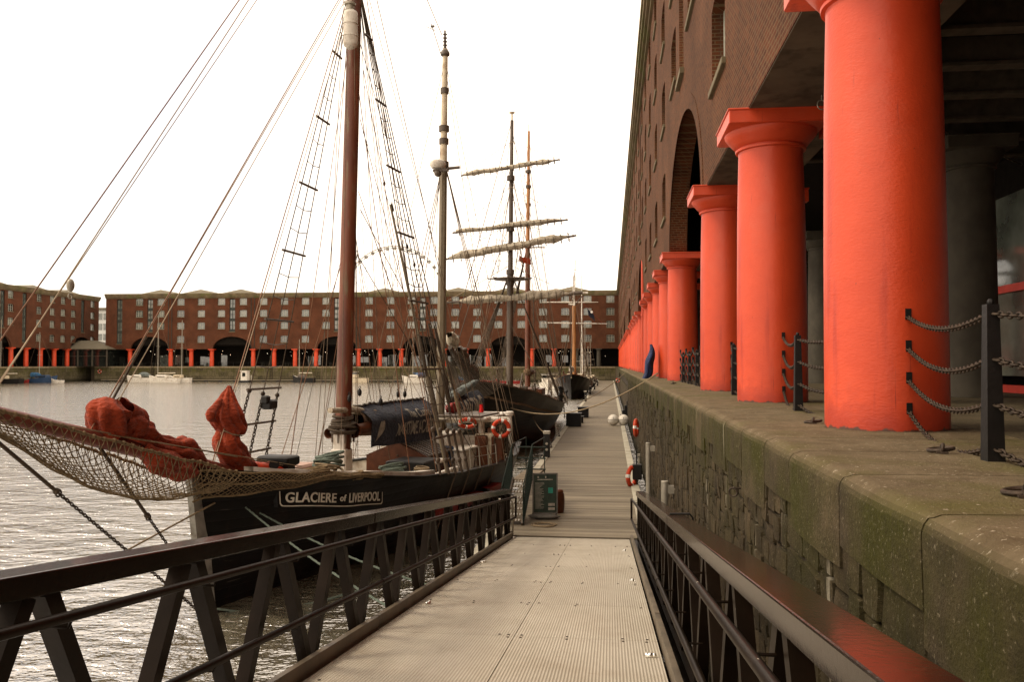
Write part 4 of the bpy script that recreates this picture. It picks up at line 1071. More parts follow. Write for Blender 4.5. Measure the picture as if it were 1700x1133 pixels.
# ------------------------------------------------------------------ hulls
def interp(tab, s):
    if s <= tab[0][0]: return tab[0][1]
    for (a, u), (c, v) in zip(tab, tab[1:]):
        if s <= c:
            t = (s-a)/(c-a); t = t*t*(3-2*t)*.35+t*.65; return u+(v-u)*t
    return tab[-1][1]
class Hull:
    """s runs aft from the stem (local x = -s); y is the half breadth; z up from the water."""
    def __init__(h, L_, beam, sheer, rake=.35, fine=1.0, tuck=.75):
        h.L, h.beam, h.sheer, h.rake, h.fine, h.tuck = L_, beam, sheer, rake, fine, tuck
    def top(h, s): return interp(h.sheer, s)
    def y(h, s, z):
        zt = h.top(s); hb = interp(h.beam, s); t = max(0, min(1, (z+.8)/(zt+.8)))
        f = 1-(s/h.L); k = h.fine*max(0, 1-s/(h.L*.38))
        lower = (.55+.45*math.sin(t*PI/2)) if True else 1
        flare = t**(.25+1.3*k)
        return max(.03, hb*flare*(.86+.14*t))
    def stemx(h, z, s):              # the stem rakes aft towards the water
        return h.rake*(1-z/h.top(0))*max(0, 1-s/3.0)
    def pt(h, s, z, side): return Vector((-(s+h.stemx(z, s)), side*h.y(s, z), z))
    def build(h, root, m, deckm, railm, deckdrop=.45, n=56, stripe=None, rail_col=None, name='hull'):
        b = MB()
        for side in (1, -1):
            P = []
            for i in range(n+1):
                s = h.L*(i/n)**1.35; zt = h.top(s)
                P.append([h.pt(s, -.8+(zt+.8)*(j/14), side) for j in range(15)])
            b.grid(P)
        tr = [h.pt(h.L, -.8+(h.top(h.L)+.8)*(j/14), 1) for j in range(15)]; tl = [h.pt(h.L, -.8+(h.top(h.L)+.8)*(j/14), -1) for j in range(15)]
        b.grid([tr, tl])
        b.obj(name, m, root, smooth=True)
        b = MB(); P = []
        for i in range(n+1):
            s = .25+(h.L-.3)*(i/n); z = h.top(s)-deckdrop; y = h.y(s, z)-.04
            P.append([(-(s+h.stemx(z, s)), y*k, z+.06*(1-k*k)) for k in (-1, -.5, 0, .5, 1)])
        b.grid(P); b.obj('deck', deckm, root)
        # inner bulwark and capping rail
        b = MB()
        for side in (1, -1):
            P = []
            for i in range(n+1):
                s = .25+(h.L-.3)*(i/n); zt = h.top(s)
                P.append([h.pt(s, z, side)-Vector((0, side*.06, 0)) for z in (zt, zt-deckdrop)])
            b.grid(P)
        b.obj('bulwark', rail_col or m, root)
        b = MB()
        for side in (1, -1):
            P = []
            for i in range(n+1):
                s = h.L*(i/n)**1.2; zt = h.top(s); q = h.pt(s, zt, side); o = .045
                P.append([q+Vector((0, side*o, -.03)), q+Vector((0, side*o, .04)), q+Vector((0, -side*.13, .04)), q+Vector((0, -side*.13, -.03))])
            b.grid([p+[p[0]] for p in P])
        b.obj('rail', railm, root)
        if stripe:
            for dz, hgt, mm in stripe:
                b = MB()
                for side in (1, -1):
                    P = []
                    for i in range(n+1):
                        s = .1+(h.L-.12)*(i/n); zt = h.top(s)-dz; P.append([h.pt(s, zt, side)+Vector((0, side*.03, 0)), h.pt(s, zt-hgt, side)+Vector((0, side*.03, 0))])
                    b.grid(P)
                b.obj('stripe', mm, root)
def furl(b, pts, rad, seed=0, n=14, folds=5, amp=.25, sub=6):
    P = catmull(pts, sub); m = len(P); rr = [interp([(i/(len(rad)-1), q) for i, q in enumerate(rad)], k/(m-1)) for k in range(m)]
    u = None; rows = []
    for i, p in enumerate(P):
        d = (P[min(i+1, m-1)]-P[max(i-1, 0)]).normalized()
        if u is None: u, v = perp(d)
        else: u = (u-d*u.dot(d)).normalized(); v = d.cross(u)
        row = []
        for k in range(n):
            a = 2*PI*k/n; q = p+(u*math.cos(a)+v*math.sin(a))*rr[i]
            S_ = 1.2/max(.08, max(rad)); f = 1+amp*.8*noise.noise(q*S_*.8+Vector((seed*7, 0, 0)))+amp*.9*(abs(math.sin(folds*a*.5+i*.06+seed+1.6*noise.noise(q*S_*.6)))-.6)-amp*.9*max(0, .16-abs(noise.noise(q*S_*1.3+Vector((3, seed, 1)))))
            row.append(p+(u*math.cos(a)+v*math.sin(a))*rr[i]*f)
        rows.append(row+[row[0]])
    b.grid(rows); return b
def block(b, p, r_=.07):
    b.ball(p, r_, 10, 8, (.7, .7, 1.25)); b.torus(Vector(p)+Vector((0, 0, r_*1.6)), r_*.35, r_*.12, (1, 0, 0), 10, 5)
def ratlines(b, foot_a, foot_b, top, z0, z1, step, r0, wide=.0, every=0, rb=.02, ext=.06):
    fa, fb, tp = Vector(foot_a), Vector(foot_b), Vector(top); z = z0; k = 0
    while z < z1:
        a = fa.lerp(tp, (z-fa.z)/(tp.z-fa.z)); c = fb.lerp(tp, (z-fb.z)/(tp.z-fb.z)); d = (c-a)
        if every and k % every == 0: d.normalize(); b.tube([a-d*ext*2, c+d*ext*2], rb, 6)
        else: b.tube([a, (a+c)/2-Vector((0, 0, .05)), c], r0, 4, cap=False)
        z += step; k += 1

# ================================================================== first ship
S1o = c2w(-5.68, 15); sd1 = (c2w(-2.31, 27)-S1o).normalized()
fwd = -sd1; rz1 = math.atan2(fwd.y, fwd.x)
s1 = empty('sailing_ketch', (S1o.x, S1o.y, 0), rz1, label='black hulled two masted sailing ship moored beside the gangway with red furled headsails', cat='sailing ship')
MW = Matrix.Translation((S1o.x, S1o.y, 0)) @ Matrix.Rotation(rz1, 4, 'Z'); MI = MW.inverted()
def L1(px, py, d): return MI @ at(px, py, d)
def onC(px, py, yoff=0):          # ship-local point on the vertical plane y = yoff seen at a pixel
    u, up = ray(px, py); o = MI @ Vector((0, 0, EYE)); q = MI @ (Vector((0, 0, EYE))+Vector((u*CY-SY, u*SY+CY, up))); d = q-o
    t = (yoff-o.y)/d.y; return o+d*t
H1 = Hull(16.6, [(0, .04), (.4, .5), (1, 1.0), (2, 1.55), (3, 1.9), (5, 2.25), (7, 2.35), (11, 2.35), (14, 2.1), (16.6, 1.55)],
          [(0, 2.62), (1.5, 2.36), (3, 2.16), (5.7, 1.85), (8, 1.66), (12, 1.48), (14, 1.5), (16.6, 1.66)], rake=.42)
H1.build(s1, M['hull'], M['deckw'], M['hull'], .42, rail_col=M['white'])
# white waterway strip and worn stem plate
b = MB(); P = []
for i in range(30):
    s = .8+i*.19; q = H1.pt(s, H1.top(s), 1); P.append([q+Vector((0, -.12, .03)), q+Vector((0, -.12, .13)), q+Vector((0, -.32, .13)), q+Vector((0, -.32, .03))])
b.grid([p+[p[0]] for p in P]); b.obj('white_capping', M['white'], s1)
b = MB(); P = []
for j in range(14):
    z = 2.5-.22*j; q = H1.pt(0, z, 1); P.append([(q.x+.10, .06, z), (q.x+.10, -.06, z), (q.x-.16, -.10, z), (q.x-.18, .11, z)])
b.grid([p+[p[0]] for p in P]); b.obj('stem', M['stem'], s1)
# name board
def s_at(px, z):
    lo, hi = .1, 12
    for _ in range(40):
        m_ = (lo+hi)/2; x = proj(MW @ H1.pt(m_, z, 1))[0]
        if x < px: lo = m_
        else: hi = m_
    return lo
sa, sb_ = s_at(457, 2.0), s_at(640, 1.8)
nbd = empty('name_board_anchor'); bpy.data.objects.remove(nbd)
def onhull(c, off):                # board space: x 0..1 along, y 0..1 up
    s = sa+(sb_-sa)*c.x; zt = H1.top(s)-.21; hgt = .40; z = zt-hgt+hgt*c.y
    # keep the board upright and straight: use the hull breadth at mid height
    y = H1.y(s, zt-hgt*.5); return Vector((-(s+H1.stemx(z, s)), y+off+c.z, z+0*s))
def rr_rect(x0, y0, x1, y1, rx, ry, n=6):
    p = []
    for cx, cy, a0 in ((x1-rx, y0+ry, -90), (x1-rx, y1-ry, 0), (x0+rx, y1-ry, 90), (x0+rx, y0+ry, 180)):
        for i in range(n+1): a = R(a0+90*i/n); p.append((cx+rx*math.cos(a), cy+ry*math.sin(a)))
    # resample long sides so that the board can bend
    q = []
    for i in range(len(p)):
        a, c = p[i], p[(i+1) % len(p)]; k = max(1, int(abs(c[0]-a[0])/.03))
        for j in range(k): q.append((a[0]+(c[0]-a[0])*j/k, a[1]+(c[1]-a[1])*j/k))
    return q
b = MB(); P = []
for i in range(41):
    c = i/40; P.append([onhull(Vector((c, v, 0)), o) for v, o in ((0, -.04), (0, .05), (1, .05), (1, -.04))])
b.grid([p+[p[0]] for p in P]); n_ = len(P)
b.f.append((0, 1, 2, 3)); b.m.append(0); e = 40*5; b.f.append((e+3, e+2, e+1, e)); b.m.append(0)
nbo = b.obj('name_board', M['hull'], s1)
b = MB(); pr = rr_rect(.012, .06, .988, .94, .022, .16); P = []
for (x, y) in pr+[pr[0]]:
    nx, ny = (x-.5), (y-.5); tx = .006 if abs(nx) > .46 else 0; ty = .04
    cx_, cy_2 = (x-(.007 if nx > 0 else -.007)*(abs(nx) > .455)), y-(.05 if ny > 0 else -.05)*(abs(ny) > .25)
    P.append([onhull(Vector((x, y, 0)), .056), onhull(Vector((cx_, cy_2, 0)), .056)])
b.grid(P); b.obj('border', M['lettering'], nbo)
asp = (sb_-sa)*1.06/.40
def boardtext(txt, cx, size, shear=.18, space=1.05, cy=.5, m=None):
    me = text_mesh(txt, size, .02, shear, space, .012)
    xs = [v.co.x for v in me.vertices]; return me, min(xs), max(xs)
for txt, x0, x1, hgt, cy in (('GLACIERE', .055, .47, .50, .5), ('of', .50, .56, .34, .5), ('LIVERPOOL', .585, .955, .50, .5)):
    me = text_mesh(txt, 1.0, .02, .12, 1.06, .02); subdiv(me, 1)
    xs = [v.co.x for v in me.vertices]; ys = [v.co.y for v in me.vertices]; mnx, mxx, mny, mxy = min(xs), max(xs), min(ys), max(ys)
    kx = (x1-x0)/(mxx-mnx); ky = hgt/(mxy-mny)
    warp(me, lambda c: onhull(Vector((x0+(c.x-mnx)*kx, cy-hgt/2+(c.y-mny)*ky, c.z*.3)), .056)); me.materials.append(M['lettering']); mo('lettering', me, nbo)
# bowsprit
def bsp(t): return Vector((t, 0, 2.74+.275*t))
b = MB(); b.tube([bsp(t)-Vector((0, 0, 0)) for t in (-2.2, 0, 2, 4, 5.0)], [.13, .14, .13, .10, .085], 14); b.obj('bowsprit', M['bowsprit'], s1, smooth=True)
# headrail ropes and net
def nete(t): return .13+.72*(1-t/4.9)**1.0 if t > 0 else .85
b = MB()
def netpt(t, w_):      # t 4.9 tip .. 0 stem, w -1..1
    e = nete(t); sag = .10+.66*math.sin(PI*min(1, max(0, (5.0-t)/6.6)))**1.7
    c = bsp(t); prof = math.sqrt(max(0, 1-w_*w_))
    return Vector((t, w_*e*(1+.15*prof), c.z+.04+(0 if t > 0 else 0)-sag*prof+noise.noise(Vector((t*2, w_*2, 0)))*.04-.13*(1-t/5)))
NT_ = 62; 
for fam in (1, -1):
    for i in range(-12, 40):
        pts = []
        for j in range(17):
            w_ = -1+2*j/16; t = 4.85-(i+fam*(w_)*7+8)*.15
            if -0.25 <= t <= 4.85: pts.append(netpt(t, w_))
        if len(pts) > 2: b.tube(pts, .0075, 4, cap=False)
b.obj('bow_net', M['netrope'], s1, smooth=2)
b = MB()
for sdn in (1, -1):
    ed = [netpt(t, sdn*.999) for t in [4.85-.17*i for i in range(30)]]
    ed = [p+Vector((noise.noise(p*9)*.02, 0, noise.noise(p*11)*.03)) for p in ed]
    b.tube(ed, .022, 6)
    for p in ed: b.ball(p, .036, 6, 5)
b.tube([netpt(t, 0) for t in [4.85-.2*i for i in range(25)]], .014, 5)
b.obj('net_headrope', M['netrope'], s1, smooth=2)
# net lying along the bow rail
b = MB()
def netside(s, v):
    zt = H1.top(s)+.10; d = (.50-.17*s)*1.0; z = zt-max(.08, d)*v
    return Vector((-(s), H1.y(s, min(z, H1.top(s)))+.07+.05*math.sin(v*PI), z-.12*(1-min(1, s/2))))
for fam in (1, -1):
    for i in range(-8, 44):
        pts = []
        for j in range(9):
            v = j/8; s = i*.085+fam*v*.5-.1
            if -.1 <= s <= 3.6: pts.append(netside(s, v))
        if len(pts) > 2: b.tube(pts, .008, 4, cap=False)
for v in (0, .5, 1.0): b.tube([netside(-.1+.19*i, v)+Vector((0, .02*math.sin(i*2), .02*math.sin(i*1.3))) for i in range(20)], .02, 5)
b.obj('rail_net', M['netrope'], s1, smooth=2)
# chains and stays from the bowsprit to the stem
def bobstay(px0, py0, t0, zend, name, seg=.16, pr=.02):
    a = bsp(t0)-Vector((0, 0, .12)); c = H1.pt(0, zend, 1); c.y = 0; c.x += .03
    m_ = a.lerp(c, seg); b = MB(); b.tube([a, m_], .028, 8); b.ball(m_, .05, 8, 6)
    b.torus(m_+(c-a).normalized()*.05, .05, .014, (0, 1, 0), 12, 6); b.obj('stay_rope', M['darkrope'], s1)
    b = MB(); b.chain([m_+(c-a).normalized()*.06, c], .060, .012); b.obj(name, M['iron'], s1, smooth=2)
bobstay(0, 0, 4.5, -.05, 'bobstay_chain', .30); bobstay(0, 0, 2.2, .35, 'bobstay_chain', .42)
b = MB(); b.tube([L1(0, 1030, 12.0), L1(100, 985, 13.0), L1(210, 915, 14), H1.pt(.25, 2.0, 1)], .016, 6); b.obj('anchor_warp', M['rope'], s1)
# masts
hd = Vector((-5.95, 0, 13.6))
mb = Vector((-5.73, 0, 1.4)); mt = Vector((-6.55, 0, 18.6))
b = MB(); b.tube([mb.lerp(mt, k) for k in (0, .1, .5, 1)], [.195, .195, .185, .14], 20); mm = b.obj('main_mast', M['mast'], s1, smooth=True)
b = MB(); b.cbox((-5.73, 0, 1.95), (.42, .40, 1.0), .03); b.cbox((-5.73, 0, 2.65), (.34, .30, .55), .02); b.obj('mast_case', M['white'], s1)
# rope wound round the mast with lantern, pins and spar ends
b = MB(); rr = random.Random(5)
for k in range(8):
    b.torus((-5.78+rr.uniform(-.02, .02), 0, 2.92+k*.045), .30-.012*k+rr.uniform(0, .03), .035, (rr.uniform(-.15, .15), rr.uniform(-.15, .15), 1), 20, 6)
b.obj('mast_rope', M['darkrope'], s1, smooth=2)
b = MB(); b.torus((-5.8, 0, 2.85), .27, .05, (0, 0, 1), 20, 8); 
for a in range(10): b.tube([(-5.8+.27*math.cos(a*.63), .27*math.sin(a*.63), 2.6), (-5.8+.27*math.cos(a*.63), .27*math.sin(a*.63), 3.05)], .017, 6)
b.obj('pin_rail', M['mast3'], s1)
q = onC(572, 682, 0)
b = MB(); b.tube([onC(548, 682, .1), onC(592, 681, .1)], .07, 10); b.tube([onC(586, 681, .05), onC(600, 684, .0)], .1, 10); b.obj('gaff_jaw', M['whitesail'], s1, smooth=True)
b = MB(); M_ = Matrix.Rotation(R(-90), 3, 'Y'); 
for (px, py, yo, r0) in ((594, 714, .25, .19), (553, 719, -.35, .13)):
    q = onC(px, py, yo); b.lathe([(r0*.72, -.02), (r0*.75, .1), (r0*.85, .15), (r0, .2), (r0, .23), (r0*.8, .21), (r0*.6, .1), (r0*.3, .02)], q, 20, Matrix.Rotation(R(90), 3, 'Y'))
    b.tube([q, q+Vector((-.9, 0, .02))], r0*.75, 16)
b.obj('furled_spar', M['brownw'], s1, smooth=True)
# white cylinder and lamp high on the mast
q = onC(582, 48, .22); b = MB(); b.lathe([(.05, -.5), (.16, -.42), (.175, -.36), (.175, .36), (.16, .42), (.08, .48)], q, 20)
for z in (-.18, .12): b.torus(q+Vector((0, 0, z)), .178, .012, n=20, m=6)
b.obj('white_fender', M['white'], s1, smooth=True)
q = onC(581, 14, .2); b = MB(); b.lathe([(.13, -.12), (.15, -.1), (.15, -.06), (.1, -.05), (.1, .08), (.14, .09), (.14, .14), (.06, .18)], q, 16); b.obj('mast_lamp', M['galv'], s1, smooth=True)
# shrouds
ft = Vector((-6.35, 0, 14.5))
def foot(s, side): q = H1.pt(s, H1.top(s), side); return q+Vector((0, side*.06, .02))
near_f = [foot(s, 1) for s in (6.2, 6.7, 7.2, 7.7, 8.2)]; far_f = [foot(s, -1) for s in (4.4, 5.25, 6.1)]
for f in near_f:
    b = MB(); u = (ft-f).normalized(); b.tube([f+u*1.1, ft], .014, 6); b.obj('shroud', M['darkrope'], s1)
    b = MB(); b.tube([f, f+u*1.15], .035, 8)
    for k in (.35, 1.1): b.ball(f+u*k, .075, 10, 8, (1, .7, 1))
    for o in (-.04, 0, .04): b.tube([f+u*.35+Vector((o, 0, 0)), f+u*1.1+Vector((-o, 0, 0))], .012, 5)
    b.obj('deadeye', M['mast3'], s1, smooth=True)
for f in far_f:
    b = MB(); u = (ft-f).normalized(); b.tube([f+u*1.9, ft], .014, 6); b.obj('shroud', M['darkrope'], s1)
    b = MB(); b.chain([f, f+u*1.9], .09, .016); b.ball(f+u*.3, .06, 8, 6); b.ball(f+u*1.9, .06, 8, 6); b.obj('shroud_chain', M['iron'], s1, smooth=2)
b = MB(); ratlines(b, near_f[0], near_f[3], ft, 2.7, 13.2, .42, .011, every=4, rb=.03, ext=.05); b.parts('ratline', M['mast3'], s1)
b = MB(); ratlines(b, far_f[0], far_f[2], ft, 2.35, 3.2, .7, .011, every=1, rb=.03, ext=.08); ratlines(b, far_f[0], far_f[2], ft, 3.9, 13.2, .56, .011, every=3, rb=.03, ext=.06); b.parts('ratline', M['mast3'], s1)
# weathered poles and gaff leaning in the near rigging
b = MB(); b.tube([H1.pt(7.2, 1.75, 1)-Vector((0, .15, 0)), MI @ at(648, 340, 21.3)], [.06, .03], 8); b.obj('leaning_spar', M['mast2'], s1, smooth=True)
b = MB()
for k, (px, py) in enumerate([(638, 305), (650, 342), (652, 348), (676, 410), (688, 440)]):
    block(b, L1(px, py, 21.6), .05)
for px, py, d in ((632, 668, 20.5), (661, 655, 22.8), (672, 655, 23), (580, 662, 20.4), (597, 652, 20.2)): block(b, L1(px, py, d), .075)
b.parts('rigging_block', M['black'], s1, per=2, smooth=True)
# stays and halyards
def line(a, c, r0, m=M['wire'], name='stay', sag=0):
    b = MB(); b.tube(sagline(a, c, sag, 10) if sag else [a, c], r0, 5); return b.obj(name, m, s1)
top = mt-Vector((0, 0, .3))
line(bsp(4.58)+Vector((0, 0, .08)), top, .011, M['brownstay']); line(bsp(4.22)+Vector((0, .02, .08)), top, .010, M['palewire']); line(bsp(4.17)+Vector((0, -.08, .08)), top-Vector((0, 0, .5)), .008, M['palewire'])
line(bsp(2.4)+Vector((0, 0, .1)), ft, .011, M['brownstay']); line(bsp(2.28)+Vector((0, .08, .1)), ft-Vector((0, 0, .3)), .009, M['palewire']); line(bsp(2.34)+Vector((0, -.06, .1)), ft-Vector((0, 0, .1)), .009, M['palewire'])
line(bsp(-.6)+Vector((0, 0, .1)), ft, .012, M['brownstay']); line(bsp(-.55)+Vector((0, .07, .1)), ft-Vector((0, 0, .4)), .008, M['palewire'])
q = onC(117, 474, 0); b = MB(); b.ball(q, .075, 12, 10, (.75, .75, 1.3)); b.torus(q-Vector((0, 0, .16)), .035, .012, (0, 1, 0), 12, 6); b.obj('halyard_block', M['galv'], s1, smooth=True)
for (xa, s_, sd_, zt, r0) in ((0, 9.6, 1, 16, .010), (0, 9.0, 1, 13, .009), (0, 10.4, 1, 15, .008), (0, 8.8, -1, 16, .010), (0, 9.8, -1, 14, .009), (0, 10.8, -1, 16.4, .008)):
    f = foot(s_, sd_); line(f, Vector((-6.4, 0, zt)), r0)
for k, (s_, y_) in enumerate(((6.2, .15), (6.3, -.2), (6.0, .3), (5.4, -.35), (5.3, .2))): line(Vector((-s_, y_, 2.2)), Vector((-6.3+.1*k, y_*.2, 14+k*.5)), .008, M['wire'], 'halyard')
for px0, py0, px1, py1 in ((632, 668, 640, 300), (661, 650, 640, 330), (672, 650, 655, 340), (686, 672, 672, 350)): line(L1(px0, py0, 22), Vector((-6.35, .1, 13.9)), .008, M['wire'], 'halyard')
rr = random.Random(66)
for k in range(26):
    s_ = rr.uniform(6.0, 11.5); y_ = rr.choice((1, 1, 1, -1)); q = H1.pt(s_, H1.top(s_), y_)+Vector((0, -.1*y_, 0)) if k % 3 else Vector((-s_, rr.uniform(-1.5, 1.8), 1.6))
    tz = rr.uniform(6, 14.2); line(q, Vector((-5.9-.05*tz+rr.uniform(-.1, .1), .15*y_, tz)), rr.uniform(.005, .011), rr.choice([M['wire'], M['darkrope'], M['brownstay']]), 'running_line')
for k in range(9):
    f = foot(rr.uniform(6.2, 8.6), 1); u = (ft-f).normalized(); a_ = rr.uniform(.6, 3.0); b = MB(); rr2 = rr.uniform(.03, .05)
    furl(b, [f+u*a_, f+u*(a_+.5), f+u*(a_+1.0)], [rr2*.5, rr2, rr2*.5], k, 10, 3, .3, 4); b.obj('lashed_rope', rr.choice([M['rope'], M['darkrope']]), s1, smooth=2)
line(mt-Vector((0, 0, .6)), Vector((-12.6, 0, 15.2)), .012, M['wire'], 'triatic_stay')
# boom bundle with the draped navy banner
A_, B_ = onC(592, 706, .0), onC(708, 694, .0)
b = MB(); furl(b, [A_.lerp(B_, k)+Vector((0, -.03, .04)) for k in (-.02, .2, .5, .8, 1.0)], [.30, .36, .36, .33, .2], 3, 18, 5, .12); b.obj('furled_mainsail', M['sailbrown'], s1, smooth=2)
b = MB(); b.tube([A_+Vector((.1, 0, -.2)), B_+Vector((-.5, 0, -.12))], .09, 12); b.obj('boom', M['mast2'], s1, smooth=True)
def banner(a, c, up0, dn0, up1, dn1, outy, name, m):
    P = []; N = 64; J = 22
    for i in range(N+1):
        t = i/N; p = a.lerp(c, t); zt = p.z+up0+(up1-up0)*t; zb = p.z-(dn0+(dn1-dn0)*t); row = []
        for j in range(J+1):
            v = j/J; z = zt+(zb-zt)*v
            y = -.15+(outy+.15)*math.sin(min(1, v*2.4+.05)*PI/2)-.05*v
            w_ = noise.noise(Vector((t*9, v*1.2, 5)))*.05+noise.noise(Vector((t*30, v*2, 1)))*.016*(.3+v)
            row.append(Vector((p.x, y+w_, z+.03*noise.noise(Vector((t*7, v*3, 9))))))
        P.append(row)
    b = MB(); b.grid(P); return b.obj(name, m, s1, smooth=2), P
bn, BP = banner(A_, B_, .46, .56, .58, .62, .44, 'banner', M['navy'])
def onban(P, x, y, off):
    N, J = len(P)-1, len(P[0])-1; x = max(0, min(.9999, x))*N; y = max(0, min(.9999, y))*J; i, j = int(x), int(y)
    a = P[i][j].lerp(P[min(i+1, N)][j], x-i); c = P[i][min(j+1, J)].lerp(P[min(i+1, N)][min(j+1, J)], x-i); q = a.lerp(c, y-j); return q+Vector((0, off, 0))
def bantext(P, txt, x0, x1, y0, y1, m, par, shear=0, off=.022, wob=0):
    me = text_mesh(txt, 1, .01, shear, 1.0, .015); subdiv(me, 2); xs = [v.co.x for v in me.vertices]; ys = [v.co.y for v in me.vertices]
    a, c, d, e = min(xs), max(xs), min(ys), max(ys)
    def f(v):
        x = x0+(v.x-a)/(c-a)*(x1-x0); y = y1-(v.y-d)/(e-d)*(y1-y0); x += wob*math.sin(y*17+x*30)*.012
        return onban(P, x, y, off+v.z*.2)
    warp(me, f); me.materials.append(m); return mo('lettering', me, par)
bantext(BP, 'The Cusive', .50, .86, .17, .38, M['lettergrey'], bn)
bantext(BP, 'MARITIME ACADEMY', .32, .985, .47, .80, M['lettergrey'], bn, .25, wob=1)
b = MB(); P = []
for i in range(14):
    t = i/13; v = .38+.50*t; w_ = .055*math.sin(PI*min(1, .15+t*.95))**.7+.006; x = .135-.10*t**2.2; P.append([onban(BP, x-w_*.55, v, .02), onban(BP, x+w_*.55, v, .02)])
b.grid(P); b.obj('banner_emblem', M['lettergrey'], bn)
b = MB(); b.tube([q for q in [BP[i][0]+Vector((0, .02, .02+.02*math.sin(i*1.7))) for i in range(0, 65, 2)]], .03, 6); b.obj('lacing', M['grey'], bn, smooth=2)
# red headsails
def sailpt(px, py, t=None, yo=0): return onC(px, py, yo)
b = MB()
furl(b, [onC(186, 663, .02), onC(180, 680, .0), onC(181, 700, .0), onC(190, 720, .0)], [.12, .31, .32, .24], 1, 64, 7, .20, 14)
furl(b, [onC(196, 690, .05), onC(222, 704, .05), onC(236, 722, .05)], [.25, .26, .10], 4, 56, 6, .24, 12)
furl(b, [onC(206, 708, .02), onC(238, 724, .0), onC(262, 738, .0), onC(284, 748, 0), onC(304, 748, .02), onC(322, 760, 0), onC(340, 772, 0)], [.2, .21, .15, .21, .23, .17, .08], 2, 56, 7, .30, 10)
furl(b, [onC(232, 742, .06), onC(264, 764, .1), onC(300, 780, .1), onC(330, 786, .05)], [.12, .22, .20, .06], 6, 48, 5, .28, 10)
b.obj('furled_jib', M['redsail'], s1, smooth=2)
b = MB()
furl(b, [onC(381, 641, 0), onC(379, 660, 0), onC(377, 690, .0), onC(386, 712, .0), onC(386, 722, 0)], [.04, .15, .31, .29, .17], 3, 72, 9, .26, 16)
furl(b, [onC(382, 716, 0), onC(376, 736, 0), onC(386, 752, 0), onC(398, 768, 0), onC(414, 780, .0)], [.20, .27, .26, .24, .18], 5, 64, 6, .24, 14)
furl(b, [onC(366, 664, .0), onC(350, 690, .0), onC(358, 700, 0)], [.05, .10, .03], 9, 14, 3, .2, 6)
b.obj('furled_staysail', M['redsail'], s1, smooth=2)
b = MB(); b.tube([onC(372, 716, .3), onC(386, 722, .34), onC(402, 724, .22)], .012, 5); b.obj('sail_tie', M['rope'], s1)
b = MB(); furl(b, [onC(420, 776, .2), onC(445, 779, .2), onC(470, 781, .2)], [.10, .13, .05], 5, 14, 4, .2); b.obj('orange_cover', M['orange'], s1, smooth=2)
line(onC(40, 694, .15), onC(560, 790, .3), .010, M['rope'], 'foot_line'); line(onC(180, 722, .2), onC(500, 775, .5), .009, M['rope'], 'foot_line')
b = MB(); b.tube([onC(187, 664, .0), onC(243, 560, 0)], .02, 6); b.obj('stay_cover', M['darkrope'], s1)
# windlass, coils, life ring on the foredeck
b = MB(); b.cbox(onC(462, 765, 0), (.5, .75, .2), .03); b.tube([onC(455, 772, -.3), onC(455, 772, .4)], .1, 14); b.box(onC(466, 778, .1), (.3, .5, .22)); b.obj('windlass', M['black'], s1, smooth=True)
b = MB(); b.cbox(onC(447, 672, -1.9), (.34, .3, .24), .04); b.cbox(onC(441, 664, -1.9), (.16, .2, .2), .03); b.obj('port_lamp_box', M['black'], s1)
b = MB(); b.cbox((-3.4, -.3, 2.05), (2.0, .8, .45), .05); b.obj('pink_locker', M['pink'], s1)
rr = random.Random(8)
def ropepile(q, R_, r0, n, m, seed, nm='coiled_line'):
    rr = random.Random(seed); b = MB()
    for k in range(n): b.torus(Vector(q)+Vector((rr.uniform(-.3, .3)*R_, rr.uniform(-.3, .3)*R_, r0+k*r0*1.1)), R_*rr.uniform(.7, 1.1), r0, (rr.uniform(-.3, .3), rr.uniform(-.3, .3), 1), 20, 6)
    return b.obj(nm, m, s1, smooth=2)
ropepile(onC(545, 775, .8), .26, .030, 8, M['greenrope'], 1); ropepile(onC(548, 785, 1.0), .24, .028, 5, M['rope'], 5)
ropepile(onC(652, 786, 1.3), .30, .028, 6, M['greenrope'], 2); ropepile(onC(700, 783, 1.9), .15, .02, 4, M['rope'], 3); ropepile(onC(520, 796, 1.2), .3, .025, 7, M['netrope'], 6); ropepile(onC(585, 797, 1.7), .22, .022, 5, M['netrope'], 9)
q = onC(603, 790, 1.35); o = empty('lifebuoy', MW @ q, 0, label='orange lifebuoy lying flat on the foredeck behind the black rail', cat='lifebuoy', group='orange lifebuoys'); o.rotation_euler = (R(78), 0, R(20)); mo('ring', LBM[0], o); mo('grab_line', LBM[1], o)
# black hatch, brown skylight with slats, white coamings
b = MB(); b.cbox((-8.1, .9, 1.75), (1.2, 1.1, .42), .03); b.obj('hatch', M['black'], s1)
b = MB(); x0, x1, zt, zb, yw = -9.0, -10.9, 2.32, 1.92, .95
b.add([(x0, -yw, zb), (x0, yw, zb), (x0, 0, zt), (x1, -yw, zb), (x1, yw, zb), (x1, 0, zt)], [(0, 1, 2), (5, 4, 3), (1, 4, 5, 2), (0, 2, 5, 3)]); b.bb(x1, x0, -yw+.05, yw-.05, 1.4, zb-.002)
b.obj('skylight', M['brownw'], s1)
b = MB()
for k in range(8):
    x = x0-.12-k*.235; b.beam((x, .03, zt+.03), (x, yw+.03, zb+.03), .08, .03, (0, .4, 1))
b.beam((x0, yw+.03, zb+.03), (x1, yw+.03, zb+.03), .06, .04); b.obj('skylight_slats', M['mast3'], s1)
b = MB(); b.cbox((-8.7, 1.25, 1.86), (.9, .5, .08), .02); b.cbox((-7.6, 1.9, 1.62), (2.2, .12, .25), .02); b.obj('coaming', M['white'], s1)
